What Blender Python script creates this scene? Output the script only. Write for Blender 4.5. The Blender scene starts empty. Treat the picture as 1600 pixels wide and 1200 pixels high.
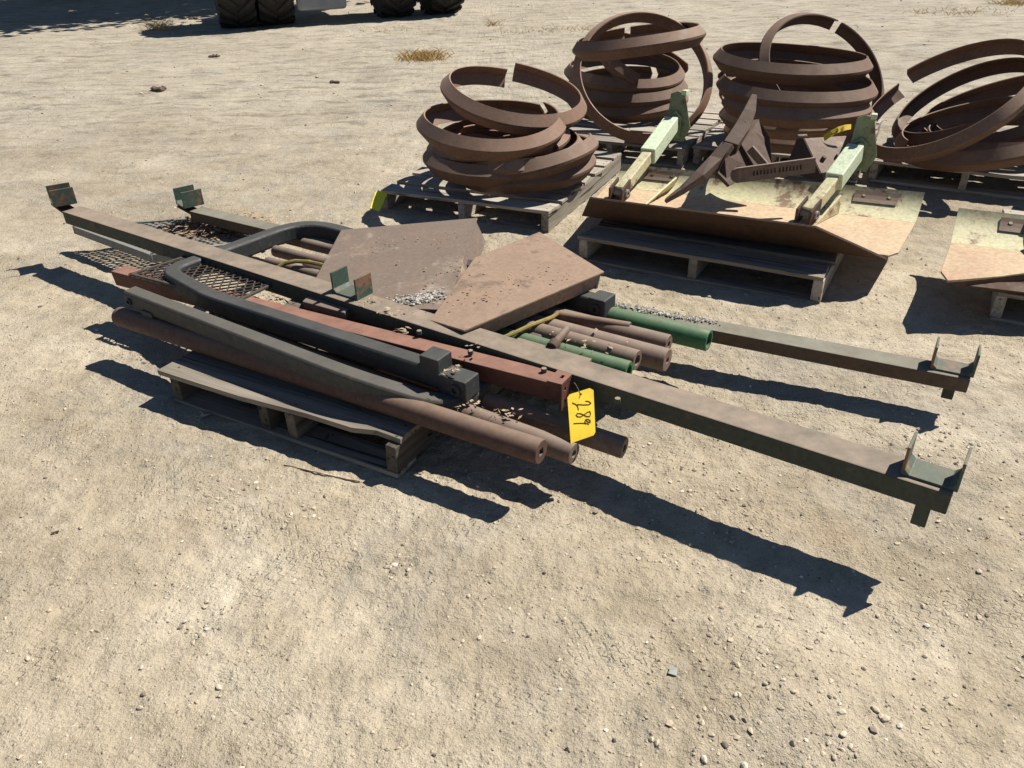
import bpy, bmesh, math, random
import numpy as np
from mathutils import Vector, Matrix
random.seed(7)
RNG = np.random.default_rng(11)
R = math.radians
S = bpy.context.scene
C = S.collection

# ------------------------------------------------------------------ camera
CAM_H, PITCH, FPX, ROLL = 1.45, R(31.0), 1230.0, R(-1.5)
cam = bpy.data.cameras.new('camera'); camo = bpy.data.objects.new('camera', cam); C.objects.link(camo)
cam.sensor_width = 36.0; cam.lens = 36.0 * FPX / 1600.0
cam.clip_start = 0.05; cam.clip_end = 2000
_f = Vector((0, math.cos(PITCH), -math.sin(PITCH)))
_r0 = Vector((1, 0, 0)); _u0 = Vector((0, math.sin(PITCH), math.cos(PITCH)))
_r = _r0 * math.cos(ROLL) + _u0 * math.sin(ROLL)
_u = -_r0 * math.sin(ROLL) + _u0 * math.cos(ROLL)
EYE = Vector((0, 0, CAM_H))
m = Matrix((( _r.x, _u.x, -_f.x, 0), (_r.y, _u.y, -_f.y, 0), (_r.z, _u.z, -_f.z, CAM_H), (0, 0, 0, 1)))
camo.matrix_world = m
S.camera = camo

# ------------------------------------------------------------------ light
# shadow of a 1 m pole falls 0.69 m left and 0.31 m towards the camera
SHX, SHY = -0.69, -0.31
sun_dir = Vector((-SHX, -SHY, 1)).normalized()
elev = math.asin(sun_dir.z)
azim = math.atan2(sun_dir.x, sun_dir.y)
sl = bpy.data.lights.new('sun', 'SUN'); so = bpy.data.objects.new('sun', sl); C.objects.link(so)
sl.energy = 5.0; sl.angle = R(0.5); sl.color = (1.0, 0.945, 0.85)
so.rotation_euler = sun_dir.to_track_quat('Z', 'Y').to_euler()
so.location = (4, 2, 8)
w = bpy.data.worlds.new('World'); S.world = w; w.use_nodes = True
nt = w.node_tree; nt.nodes.clear()
sky = nt.nodes.new('ShaderNodeTexSky'); sky.sky_type = 'NISHITA'; sky.sun_disc = False
sky.sun_elevation = elev; sky.sun_rotation = azim; sky.altitude = 1200; sky.dust_density = .3; sky.ozone_density = 3.0
bg = nt.nodes.new('ShaderNodeBackground'); bg.inputs[1].default_value = 0.05
wo = nt.nodes.new('ShaderNodeOutputWorld')
nt.links.new(sky.outputs[0], bg.inputs[0]); nt.links.new(bg.outputs[0], wo.inputs[0])
S.view_settings.view_transform = 'Standard'; S.view_settings.look = 'None'
S.view_settings.exposure = 0.62; S.view_settings.gamma = 1.0
S.cycles.max_bounces = 6

# ------------------------------------------------------------------ pixel helper: where the ray through a photo point meets height z
def at(px, py, z=0.0):
    d = _f * FPX + _r * (px - 800) - _u * (py - 600)
    return EYE + d * ((z - CAM_H) / d.z)
def onplane(px, py, p0, n):
    d = _f * FPX + _r * (px - 800) - _u * (py - 600)
    return EYE + d * ((p0 - EYE).dot(n) / d.dot(n))
def depth(p): return (p - EYE).dot(_f)
V = Vector

# ------------------------------------------------------------------ materials
def newmat(name):
    mt = bpy.data.materials.new(name); mt.use_nodes = True
    t = mt.node_tree; t.nodes.clear()
    o = t.nodes.new('ShaderNodeOutputMaterial'); b = t.nodes.new('ShaderNodeBsdfPrincipled')
    t.links.new(b.outputs[0], o.inputs[0])
    return mt, t, b
def N(t, kind, **kw):
    n = t.nodes.new('ShaderNode' + kind)
    for k, v in kw.items():
        if k in n.inputs: n.inputs[k].default_value = v
        else: setattr(n, k, v)
    return n
def noise(t, vec, scale, detail=4, rough=.6, dist=0.0):
    n = N(t, 'TexNoise'); n.inputs['Scale'].default_value = scale; n.inputs['Detail'].default_value = detail
    n.inputs['Roughness'].default_value = rough; n.inputs['Distortion'].default_value = dist
    t.links.new(vec, n.inputs['Vector']); return n.outputs['Fac']
def ramp(t, fac, stops, interp='LINEAR'):
    r = N(t, 'ValToRGB'); r.color_ramp.interpolation = interp
    e = r.color_ramp.elements
    while len(e) < len(stops): e.new(.5)
    for el, (p, c) in zip(e, stops):
        el.position = p; el.color = (c if isinstance(c, tuple) else (c, c, c)) + (1,)
    t.links.new(fac, r.inputs[0]); return r.outputs[0]
def mix(t, fac, a, b, mode='MIX'):
    x = N(t, 'Mix', data_type='RGBA', blend_type=mode)
    for s, v in ((x.inputs[0], fac), (x.inputs[6], a), (x.inputs[7], b)):
        if hasattr(v, 'links') or isinstance(v, bpy.types.NodeSocket): t.links.new(v, s)
        elif isinstance(v, tuple): s.default_value = v + (1,)
        else: s.default_value = v
    return x.outputs[2]
def math_(t, op, a, b=0.0):
    x = N(t, 'Math', operation=op)
    for s, v in ((x.inputs[0], a), (x.inputs[1], b)):
        if isinstance(v, bpy.types.NodeSocket): t.links.new(v, s)
        else: s.default_value = v
    return x.outputs[0]
def bump(t, b, h, strength=.3, dist=.01):
    n = N(t, 'Bump'); n.inputs['Strength'].default_value = strength; n.inputs['Distance'].default_value = dist
    t.links.new(h, n.inputs['Height']); t.links.new(n.outputs[0], b.inputs['Normal'])
def coords(t, scale=(1, 1, 1), kind='Object'):
    c = N(t, 'TexCoord'); mp = N(t, 'Mapping'); mp.inputs['Scale'].default_value = scale
    t.links.new(c.outputs[kind], mp.inputs[0]); return mp.outputs[0]

def worn(name, base, second, third=None, scale=6.0, rough=.75, metal=0.0, chips=None, chip_lo=.55, chip_w=.06,
         dust=None, dust_amt=.6, bump_s=.25, spec=.3, fine=60.0, up_lo=.55, up_hi=.95, rand=.12, nick=.55, nick_col=(.15, .085, .05)):
    """base mottled with second and third; chips = colour showing through in sharp patches; dust lies on upward faces"""
    mt, t, b = newmat(name)
    v = coords(t)
    n1 = noise(t, v, scale, 6, .65, .4); n2 = noise(t, v, scale * 4.3, 5, .7); n3 = noise(t, v, fine, 3, .6)
    col = ramp(t, n1, [(.32, base), (.55, second), (.75, third or base)])
    col = mix(t, math_(t, 'MULTIPLY', n2, .5), col, second)
    col = mix(t, .55, col, ramp(t, n3, [(.3, .66), (.62, 1.22)]), 'MULTIPLY')
    if chips:
        f = ramp(t, math_(t, 'ADD', math_(t, 'MULTIPLY', n1, .55), math_(t, 'MULTIPLY', n2, .45)),
                 [(chip_lo, 0.0), (chip_lo + chip_w, 1.0)])
        col = mix(t, f, col, chips)
    if nick:
        nk = ramp(t, noise(t, v, 24, 6, .75, .8), [(.60, 0.0), (.66, nick)])
        col = mix(t, nk, col, nick_col)
    if dust:
        g = N(t, 'NewGeometry'); s = N(t, 'SeparateXYZ'); t.links.new(g.outputs['Normal'], s.inputs[0])
        up = ramp(t, s.outputs[2], [(up_lo, 0.0), (up_hi, 1.0)])
        nd = ramp(t, noise(t, v, 9, 5, .7), [(.25, .35), (.7, 1.0)])
        col = mix(t, math_(t, 'MULTIPLY', math_(t, 'MULTIPLY', up, nd), dust_amt), col, dust)
    oi = N(t, 'ObjectInfo'); col = mix(t, 1.0, col, ramp(t, oi.outputs['Random'], [(0, 1 - rand), (1, 1 + rand)]), 'MULTIPLY')
    t.links.new(col, b.inputs['Base Color'])
    b.inputs['Metallic'].default_value = metal
    b.inputs['Specular IOR Level'].default_value = spec
    rr = ramp(t, n2, [(.3, max(0, rough - .1)), (.7, min(1, rough + .12))]); t.links.new(rr, b.inputs['Roughness'])
    bump(t, b, math_(t, 'ADD', math_(t, 'MULTIPLY', n2, .6), math_(t, 'MULTIPLY', n3, .4)), bump_s, .004)
    return mt

def wood(name, axis, a, b_, c_):
    mt, t, b = newmat(name)
    sc = [38, 38, 38]; sc[axis] = 2.2
    tc = N(t, 'TexCoord'); oi = N(t, 'ObjectInfo'); ad = N(t, 'VectorMath', operation='ADD')
    cb = N(t, 'CombineXYZ'); mm = math_(t, 'MULTIPLY', oi.outputs['Random'], 17.0)
    for i in range(3): t.links.new(mm, cb.inputs[i])
    t.links.new(tc.outputs['Object'], ad.inputs[0]); t.links.new(cb.outputs[0], ad.inputs[1])
    mp = N(t, 'Mapping'); mp.inputs['Scale'].default_value = sc; t.links.new(ad.outputs[0], mp.inputs[0])
    g = noise(t, mp.outputs[0], 1.0, 6, .65, .6); g2 = noise(t, ad.outputs[0], 9, 4, .6)
    col = ramp(t, g, [(.3, a), (.5, b_), (.72, c_)])
    col = mix(t, math_(t, 'MULTIPLY', g2, .5), col, b_)
    cr = ramp(t, g, [(.33, .25), (.4, 1.0)]); col = mix(t, .7, col, cr, 'MULTIPLY')
    sc2 = [55, 55, 55]; sc2[axis] = 1.1
    mp2 = N(t, 'Mapping'); mp2.inputs['Scale'].default_value = sc2; t.links.new(ad.outputs[0], mp2.inputs[0])
    ck = noise(t, mp2.outputs[0], 1.0, 3, .5, .3); col = mix(t, .85, col, ramp(t, ck, [(.33, .12), (.385, 1.0), (.62, 1.0), (.72, 1.2)]), 'MULTIPLY')
    rnd = ramp(t, oi.outputs['Random'], [(0, .62), (1, 1.15)]); col = mix(t, 1.0, col, rnd, 'MULTIPLY')
    t.links.new(col, b.inputs['Base Color']); b.inputs['Roughness'].default_value = .88; b.inputs['Specular IOR Level'].default_value = .2
    bump(t, b, g, .5, .004)
    return mt
def plain(name, col, rough=.7, var=.25, scale=30, spec=.3):
    mt, t, b = newmat(name); v = coords(t)
    n = noise(t, v, scale, 4, .6)
    c = mix(t, 1.0, col, ramp(t, n, [(.3, 1 - var), (.7, 1 + var)]), 'MULTIPLY')
    t.links.new(c, b.inputs['Base Color']); b.inputs['Roughness'].default_value = rough; b.inputs['Specular IOR Level'].default_value = spec
    return mt

M = {}
M['rust'] = worn('rolled_rust', (.105, .058, .036), (.145, .082, .052), (.07, .04, .028), 3.5, .7, chips=(.19, .10, .055), chip_lo=.60, chip_w=.12, bump_s=.25, dust=(.275, .19, .14), dust_amt=.8, up_lo=.25, up_hi=.75, rand=.3, nick=.5, nick_col=(.19, .10, .06))  # dust here paints sunlight onto upper cones; darker base stands for shaded undersides
M['rust_dark'] = worn('dark_rust', (.06, .038, .028), (.085, .052, .038), (.05, .034, .028), 7, .8, dust=(.13, .1, .075), dust_amt=.4)
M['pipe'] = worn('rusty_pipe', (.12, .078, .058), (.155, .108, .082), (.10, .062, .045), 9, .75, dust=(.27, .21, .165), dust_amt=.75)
M['pipe_orange'] = worn('orange_rust_pipe', (.115, .064, .044), (.095, .056, .042), (.14, .085, .06), 8, .78, dust=(.27, .19, .14), dust_amt=.75)
M['rail'] = worn('green_rail_paint', (.035, .045, .034), (.05, .058, .042), (.028, .042, .034), 5, .7, chips=(.075, .055, .04), chip_lo=.56,
                 dust=(.29, .225, .172), dust_amt=1.0)
M['rail_far'] = worn('rusty_green_rail_paint', (.10, .062, .04), (.085, .06, .042), (.06, .055, .04), 4, .72, chips=(.06, .085, .066), chip_lo=.62,
                 dust=(.215, .21, .165), dust_amt=.9)
M['bracket'] = worn('green_bracket_paint', (.045, .088, .07), (.06, .085, .066), (.15, .085, .055), 9, .6, chips=(.21, .105, .062), chip_lo=.50,
                    dust=(.17, .15, .115), dust_amt=.6)
M['grey'] = worn('charcoal_paint', (.024, .027, .029), (.033, .035, .036), (.02, .022, .024), 6, .6, chips=(.085, .075, .063), chip_lo=.64, chip_w=.03, dust=(.082, .08, .072), dust_amt=.8, bump_s=.22)
M['grey_light'] = worn('dusty_grey_paint', (.046, .046, .042), (.058, .055, .049), (.038, .038, .036), 6, .66, chips=(.10, .085, .068), chip_lo=.63, chip_w=.03, dust=(.115, .105, .088), dust_amt=.85, bump_s=.22)
M['red'] = worn('red_oxide_paint', (.085, .032, .024), (.105, .044, .031), (.065, .03, .023), 5, .7, chips=(.055, .04, .032), chip_lo=.59,
                dust=(.30, .165, .12), dust_amt=.9, nick=.8, nick_col=(.05, .036, .03))
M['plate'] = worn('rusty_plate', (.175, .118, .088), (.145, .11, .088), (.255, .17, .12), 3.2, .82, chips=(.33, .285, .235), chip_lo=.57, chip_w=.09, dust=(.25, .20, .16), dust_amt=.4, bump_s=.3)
M['plate_orange'] = worn('orange_rusty_plate', (.19, .13, .098), (.27, .185, .13), (.145, .10, .08), 3.4, .84, chips=(.115, .082, .068), chip_lo=.535, chip_w=.07, dust=(.27, .195, .14), dust_amt=.45, bump_s=.35)
M['steel'] = worn('galvanised_steel', (.22, .23, .22), (.17, .18, .175), (.26, .26, .24), 7, .55, dust=(.3, .26, .2), dust_amt=.4)
M['mesh'] = worn('dark_mesh', (.05, .045, .04), (.075, .06, .05), (.04, .04, .038), 10, .7)
M['green_pipe'] = worn('green_pipe_paint', (.03, .105, .044), (.042, .135, .058), (.035, .088, .042), 8, .6, chips=(.13, .095, .07), chip_lo=.565,
                       dust=(.16, .165, .11), dust_amt=.75)
M['pale'] = worn('pale_green_paint', (.47, .48, .29), (.53, .48, .30), (.43, .46, .29), 4, .6, chips=(.22, .14, .09), chip_lo=.54, chip_w=.06)
M['pale_clean'] = worn('pale_green_clean_paint', (.52, .58, .42), (.47, .54, .38), (.55, .60, .45), 5, .55, chips=(.25, .17, .11), chip_lo=.66)
M['pale_dark'] = worn('olive_green_paint', (.16, .2, .11), (.2, .24, .14), (.13, .16, .09), 6, .6, chips=(.14, .085, .055), chip_lo=.58)
M['floor_rust'] = worn('polished_orange_rust', (.42, .25, .17), (.48, .37, .24), (.40, .225, .15), 2.2, .75, chips=(.45, .41, .27), chip_lo=.66, bump_s=.1, nick=.35, nick_col=(.30, .17, .10))
M['blade_edge'] = worn('brown_blade_edge', (.075, .042, .025), (.095, .052, .03), (.055, .034, .024), 5, .7)
M['yellow'] = plain('yellow_tag_card', (.66, .45, .02), .6, .16, 14)
M['yellow_bright'] = plain('bright_yellow_card', (.80, .72, .03), .55, .04)
M['ink'] = plain('black_marker_ink', (.012, .011, .01), .5, .1)
M['hose'] = plain('yellow_hose', (.22, .17, .05), .6, .3)
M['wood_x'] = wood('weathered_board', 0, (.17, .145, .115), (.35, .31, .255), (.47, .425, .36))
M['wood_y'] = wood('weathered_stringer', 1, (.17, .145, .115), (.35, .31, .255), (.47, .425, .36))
M['wood_old'] = wood('old_grey_board', 0, (.10, .085, .068), (.24, .205, .165), (.36, .32, .265))  # old wood, darkened further in colour for the shade beneath the load
M['wood_old_end'] = wood('old_grey_stringer', 1, (.05, .042, .034), (.11, .094, .075), (.18, .155, .125))  # stringer colour darkened to stand in for shade under the deck
M['tyre'] = worn('dusty_rubber', (.022, .021, .02), (.032, .03, .027), (.045, .04, .034), 4, .85, dust=(.08, .07, .055), dust_amt=.5)
M['rim'] = plain('rim_paint', (.35, .33, .25), .5)
M['machine'] = plain('machine_grey_paint', (.23, .24, .25), .5, .15, 6)
M['machine_green'] = plain('machine_green_paint', (.05, .12, .05), .45, .15, 6)
M['glass'] = plain('dark_cab_glass', (.02, .025, .03), .08, .05, 5, .6)
M['straw'] = plain('dry_straw', (.52, .37, .15), .85, .35, 25)
M['litter'] = plain('dry_leaf', (.30, .20, .125), .85, .6, 45)
M['litter_pale'] = plain('pale_dry_leaf', (.36, .28, .185), .85, .6, 60)
M['litter_dark'] = plain('dark_debris_scrap', (.05, .042, .034), .9, .4, 40)
M['chip_grey'] = plain('grey_gravel', (.36, .34, .30), .9, .6, 55)
M['bark'] = plain('tree_bark', (.10, .075, .055), .95, .4, 12)
M['leaf'] = plain('tree_leaf', (.06, .085, .03), .7, .4, 3)
M['wire'] = plain('thin_wire', (.10, .085, .065), .6, .2)
M['clod'] = plain('dark_dung_clod', (.11, .078, .055), .95, .45, 30)
def pebble_mat():
    mt, t, b = newmat('pebble_stone')
    a = N(t, 'Attribute', attribute_name='shade')
    c = ramp(t, a.outputs['Fac'], [(0, (.12, .10, .085)), (.25, (.26, .22, .175)), (.5, (.44, .37, .27)), (.8, (.5, .43, .33)), (1, (.66, .60, .5))])
    v = coords(t); c = mix(t, .5, c, ramp(t, noise(t, v, 90, 3), [(.3, .7), (.7, 1.3)]), 'MULTIPLY')
    t.links.new(c, b.inputs['Base Color']); b.inputs['Roughness'].default_value = .85; b.inputs['Specular IOR Level'].default_value = .25
    return mt
M['pebble'] = pebble_mat()
def dirt_mat():
    mt, t, b = newmat('packed_dirt')
    v = coords(t)
    big = noise(t, v, .55, 5, .6, .3); mid = noise(t, v, 2.3, 6, .65, .5); sm = noise(t, v, 14, 6, .72); gr = noise(t, v, 95, 4, .75); gr2 = noise(t, v, 260, 2, .6)
    col = ramp(t, mid, [(.30, (.315, .262, .186)), (.46, (.41, .35, .258)), (.56, (.44, .38, .288)), (.70, (.50, .445, .35))])
    col = mix(t, ramp(t, big, [(.44, 0.0), (.62, .85)]), col, (.295, .242, .17))
    greyp = ramp(t, noise(t, v, 1.3, 6, .7, .6), [(.50, 0.0), (.62, .7)])
    col = mix(t, greyp, col, (.32, .287, .235))
    orange = ramp(t, noise(t, v, 1.9, 4, .6, .3), [(.58, 0.0), (.75, .5)])
    col = mix(t, orange, col, (.38, .295, .20))
    col = mix(t, .75, col, ramp(t, sm, [(.3, .72), (.5, 1.0), (.72, 1.14)]), 'MULTIPLY')
    speck = ramp(t, gr, [(.33, .35), (.42, 1.0), (.62, 1.0), (.72, 1.35)])
    col = mix(t, ramp(t, noise(t, v, 2.7, 5, .65, .4), [(.4, .35), (.62, .95)]), col, speck, 'MULTIPLY')
    col = mix(t, .4, col, ramp(t, gr2, [(.35, .7), (.65, 1.22)]), 'MULTIPLY')
    # far ground: dry and greyer, its streaks painting in the shading of low relief
    g = N(t, 'NewGeometry'); s = N(t, 'SeparateXYZ'); t.links.new(g.outputs['Position'], s.inputs[0])
    vs = coords(t, (.8, 2.1, 1)); st = noise(t, vs, 3.2, 6, .72, .5)
    streak = ramp(t, st, [(.36, .5), (.46, .88), (.54, 1.02), (.7, 1.12)])
    far = ramp(t, math_(t, 'MULTIPLY', s.outputs[1], .1), [(.35, 0.0), (.75, 1.0)])
    col = mix(t, far, col, mix(t, .85, mix(t, .5, col, (.375, .342, .285)), streak, 'MULTIPLY'))
    t.links.new(col, b.inputs['Base Color']); b.inputs['Roughness'].default_value = .95; b.inputs['Specular IOR Level'].default_value = .12
    # relief: smooth dust and crumbly patches, plus faint wavy tread prints in old tyre tracks
    tread = None
    for (ang, cx, cy, hw) in ((-32, 1.15, 1.35, .10), (-30, .62, .95, .09), (24, -1.2, 1.25, .09), (-34, 1.75, 1.75, .12), (10, .1, 1.15, .08)):
        mp = N(t, 'Mapping', vector_type='TEXTURE'); mp.inputs['Location'].default_value = (cx, cy, 0); mp.inputs['Rotation'].default_value = (0, 0, R(ang)); t.links.new(v, mp.inputs[0])
        sx = N(t, 'SeparateXYZ'); t.links.new(mp.outputs[0], sx.inputs[0])
        inside = ramp(t, math_(t, 'ABSOLUTE', sx.outputs[1]), [(hw * .85, 1.0), (hw, 0.0)])
        # zigzag lugs: wavy cross lines along the track
        zz = math_(t, 'ADD', math_(t, 'MULTIPLY', sx.outputs[0], 190.0), math_(t, 'MULTIPLY', math_(t, 'SINE', math_(t, 'MULTIPLY', sx.outputs[1], 230.0)), 1.3))
        lug = ramp(t, math_(t, 'SINE', zz), [(.55, 0.0), (.9, 1.0)])
        one = math_(t, 'MULTIPLY', inside, lug)
        tread = one if tread is None else math_(t, 'MAXIMUM', tread, one)
    tread = math_(t, 'MULTIPLY', tread, ramp(t, noise(t, v, 4.2, 4, .6), [(.46, 0.0), (.58, 1.0)]))
    crumb = ramp(t, noise(t, v, 3.1, 5, .65, .4), [(.42, .25), (.62, 1.0)])
    vo = N(t, 'TexVoronoi', feature='F1'); vo.inputs['Scale'].default_value = 62; vo.inputs['Randomness'].default_value = 1; t.links.new(v, vo.inputs['Vector'])
    pk = math_(t, 'MULTIPLY', ramp(t, vo.outputs['Distance'], [(.08, 1.0), (.30, 0.0)]), ramp(t, noise(t, v, 27, 2), [(.5, 0.0), (.6, 1.0)]))
    h = math_(t, 'ADD', math_(t, 'MULTIPLY', sm, .9), math_(t, 'MULTIPLY', crumb, math_(t, 'ADD', math_(t, 'MULTIPLY', gr, .36), math_(t, 'MULTIPLY', gr2, .10))))
    h = math_(t, 'ADD', h, math_(t, 'MULTIPLY', tread, -.10))
    h = math_(t, 'ADD', h, math_(t, 'MULTIPLY', pk, .16))
    h = math_(t, 'ADD', h, math_(t, 'MULTIPLY', st, math_(t, 'ADD', .2, math_(t, 'MULTIPLY', far, .7))))
    bump(t, b, h, .9, .026)
    return mt
M['dirt'] = dirt_mat()

# ------------------------------------------------------------------ mesh collecting
class MB:
    def __init__(s): s.v = []; s.f = []
    def add(s, vs, fs):
        o = len(s.v); s.v += [V(x) for x in vs]; s.f += [tuple(i + o for i in f) for f in fs]; return s
    def hexa(s, a, b):      # two quads (bottom, top) in the same order
        return s.add(list(a) + list(b), [(3, 2, 1, 0), (4, 5, 6, 7), (0, 1, 5, 4), (1, 2, 6, 5), (2, 3, 7, 6), (3, 0, 4, 7)])
    def box(s, lo, hi, jit=0):
        (x0, y0, z0), (x1, y1, z1) = lo, hi; j = lambda: random.uniform(-jit, jit)
        q = lambda z: [V((x + j(), y + j(), z)) for x, y in ((x0, y0), (x1, y0), (x1, y1), (x0, y1))]
        return s.hexa(q(z0), q(z1))
    def obox(s, c, ax, ay, az):   # centre and half axes
        q = lambda k: [c - ax - ay + az * k, c + ax - ay + az * k, c + ax + ay + az * k, c - ax + ay + az * k]
        return s.hexa(q(-1), q(1))
    def plate(s, pts, th, n=None, keep=False):
        pts = [V(p) for p in pts]
        if n is None:
            n = V((0, 0, 0))
            for i in range(len(pts)):
                a, b = pts[i], pts[(i + 1) % len(pts)]; n += a.cross(b)
            n.normalize()
        if n.z < -1e-6 and not keep: n = -n
        k = len(pts); lo = [p - n * th for p in pts]
        return s.add(pts + lo, [tuple(range(k)), tuple(range(2 * k - 1, k - 1, -1))] + [(i, i + k, (i + 1) % k + k, (i + 1) % k) for i in range(k)])
    def sweep(s, path, prof, up=V((0, 0, 1)), closed=True, caps=True, scale=None, roll=None):
        path = [V(p) for p in path]; k = len(prof); rings = []
        for i, p in enumerate(path):
            t = (path[min(i + 1, len(path) - 1)] - path[max(i - 1, 0)]).normalized()
            side = t.cross(up).normalized(); u2 = side.cross(t).normalized(); sc = scale[i] if scale else 1
            rings.append([p + (side * a + u2 * b) * sc for a, b in prof])
        fs = []
        for i in range(len(path) - 1):
            for j in range(k if closed else k - 1):
                fs.append((i * k + j, i * k + (j + 1) % k, (i + 1) * k + (j + 1) % k, (i + 1) * k + j))
        if caps and closed:
            fs.append(tuple(range(k))[::-1]); fs.append(tuple(range((len(path) - 1) * k, len(path) * k)))
        return s.add([v for r in rings for v in r], fs)
    def tube(s, a, b, r, n=20, r2=None, bore=.45, bore_n=None, bore_d=.06, end='b'):
        """solid bar or pipe from a to b with a bore sunk into end b (bore_n=4 makes it square)"""
        a, b = V(a), V(b); t = (b - a).normalized(); up = V((0, 0, 1)) if abs(t.z) < .9 else V((1, 0, 0))
        sd = t.cross(up).normalized(); u = sd.cross(t); r2 = r2 or r
        def ring(c, rr, sq=False):
            o = []
            for i in range(n):
                an = 2 * math.pi * i / n; q = 1.0
                if sq: q = .82 / max(abs(math.cos(an)), abs(math.sin(an)))
                o.append(c + (sd * math.cos(an) + u * math.sin(an)) * rr * q)
            return o
        sq = bore_n == 4
        seq = [ring(a, r * .93), ring(a + t * .004, r), ring(b - t * .004, r2), ring(b, r2 * .93)]
        if bore: seq += [ring(b, r2 * bore, sq), ring(b - t * bore_d, r2 * bore, sq)]
        o = len(s.v); s.v += [v for q in seq for v in q]
        for i in range(len(seq) - 1):
            for j in range(n):
                s.f.append((o + i * n + j, o + (i + 1) * n + j, o + (i + 1) * n + (j + 1) % n, o + i * n + (j + 1) % n))
        s.f.append(tuple(o + j for j in range(n))); e = o + (len(seq) - 1) * n
        s.f.append(tuple(e + j for j in range(n))[::-1])
        return s
    def cord(s, path, r, n=6):
        return s.sweep(path, [(r * math.cos(2 * math.pi * i / n), r * math.sin(2 * math.pi * i / n)) for i in range(n)], up=V((.13, .21, .97)))
    def blob(s, c, rx, ry, rz, n=1, rough=.18):
        bm = bmesh.new(); bmesh.ops.create_icosphere(bm, subdivisions=n, radius=1)
        rz_ = random.uniform(0, 6.28); ca, sa = math.cos(rz_), math.sin(rz_); o = len(s.v)
        for v in bm.verts:
            p = v.co * random.uniform(1 - rough, 1 + rough); x, y = p.x * rx, p.y * ry
            s.v.append(V((c[0] + x * ca - y * sa, c[1] + x * sa + y * ca, c[2] + p.z * rz)))
        for f in bm.faces: s.f.append(tuple(o + v.index for v in f.verts))
        bm.free(); return s

def build(name, mb, mat, parent=None, bevel=0.0, smooth=False, local=False, origin=None, seg=2):
    off = V((0, 0, 0))
    if parent is not None and not local:
        p = parent
        while p is not None: off += p.location; p = p.parent
    if parent is None and not local:
        if origin is None:
            xs = [v.x for v in mb.v]; ys = [v.y for v in mb.v]; zs = [v.z for v in mb.v]
            origin = V(((min(xs) + max(xs)) / 2, (min(ys) + max(ys)) / 2, min(zs)))
        off = origin
    me = bpy.data.meshes.new(name); me.from_pydata([v - off for v in mb.v], [], mb.f); me.update()
    bm = bmesh.new(); bm.from_mesh(me); bmesh.ops.recalc_face_normals(bm, faces=bm.faces); bm.to_mesh(me); bm.free()
    me.materials.append(mat)
    o = bpy.data.objects.new(name, me); C.objects.link(o)
    if parent is not None: o.parent = parent
    elif not local: o.location = off
    if smooth: me.shade_smooth() if hasattr(me, 'shade_smooth') else None
    if smooth:
        try: me.set_sharp_from_angle(angle=R(38))
        except Exception: pass
    if bevel:
        b = o.modifiers.new('bevel', 'BEVEL'); b.width = bevel; b.segments = seg; b.limit_method = 'ANGLE'; b.angle_limit = R(35)
        b.harden_normals = False
    return o
def tag(o, label, cat, group=None, kind=None):
    if kind: o['kind'] = kind
    if label: o['label'] = label
    if cat: o['category'] = cat
    if group: o['group'] = group
    return o
def thing(name, label, cat, loc, group=None, rotz=0.0):
    o = bpy.data.objects.new(name, None); o.empty_display_size = .1; C.objects.link(o)
    o.location = loc; o.rotation_euler = (0, 0, rotz)
    return tag(o, label, cat, group)
def rect(w_, h_, dx=0, dy=0): return [(-w_ / 2 + dx, -h_ / 2 + dy), (w_ / 2 + dx, -h_ / 2 + dy), (w_ / 2 + dx, h_ / 2 + dy), (-w_ / 2 + dx, h_ / 2 + dy)]
def arc_path(pts, rad=.12, n=7):
    """polyline with rounded corners"""
    pts = [V(p) for p in pts]; out = [pts[0]]
    for i in range(1, len(pts) - 1):
        a, b, c = pts[i - 1], pts[i], pts[i + 1]
        rd = rad[i - 1] if isinstance(rad, (list, tuple)) else rad
        d1 = (a - b); d2 = (c - b); q = min(rd, d1.length * .45, d2.length * .45)
        p0 = b + d1.normalized() * q; p1 = b + d2.normalized() * q
        for k in range(n + 1):
            s_ = k / n; out.append(p0 * (1 - s_) ** 2 + b * 2 * s_ * (1 - s_) + p1 * s_ * s_)
    out.append(pts[-1]); return out

# ------------------------------------------------------------------ the ground
def hash2(ix, iy, seed):
    h = (ix * 374761393 + iy * 668265263 + seed * 974634541) & 0xffffffff
    h = ((h ^ (h >> 13)) * 1274126177) & 0xffffffff
    return ((h ^ (h >> 16)) & 0xffff) / 65535.0
def vnoise(x, y, seed):
    ix = np.floor(x).astype(np.int64); iy = np.floor(y).astype(np.int64); fx = x - ix; fy = y - iy
    fx = fx * fx * (3 - 2 * fx); fy = fy * fy * (3 - 2 * fy)
    a = hash2(ix, iy, seed); b = hash2(ix + 1, iy, seed); c = hash2(ix, iy + 1, seed); d = hash2(ix + 1, iy + 1, seed)
    return (a * (1 - fx) + b * fx) * (1 - fy) + (c * (1 - fx) + d * fx) * fy - .5
def ground_h(x, y):
    h = .030 * vnoise(x * .45, y * .45, 1) + .012 * vnoise(x * 1.7, y * 1.7, 2) + (.006 + .014 * np.clip((y - 3) / 4, 0, 1)) * vnoise(x * 4 + 1.3 * y, y * 6, 3)
    h = h + .006 * vnoise(x * 13 + .4 * y, y * 13, 4) + .006 * vnoise(x * 31, y * 31, 5) + .004 * vnoise(x * 70, y * 70, 6)
    # shallow wheel ruts
    for (x0, y0, dx, dy, wd, dp) in ((.9, 1.2, -.80, .6, .16, .008), (.2, 1.0, -.85, .52, .15, .006), (-3, 8, .95, .3, .25, .02), (-3, 6.6, .96, .26, .25, .015)):
        d = (x - x0) * -dy + (y - y0) * dx
        h = h - dp * np.exp(-(d / wd) ** 2)
    return h - .012
n = 1150
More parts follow.
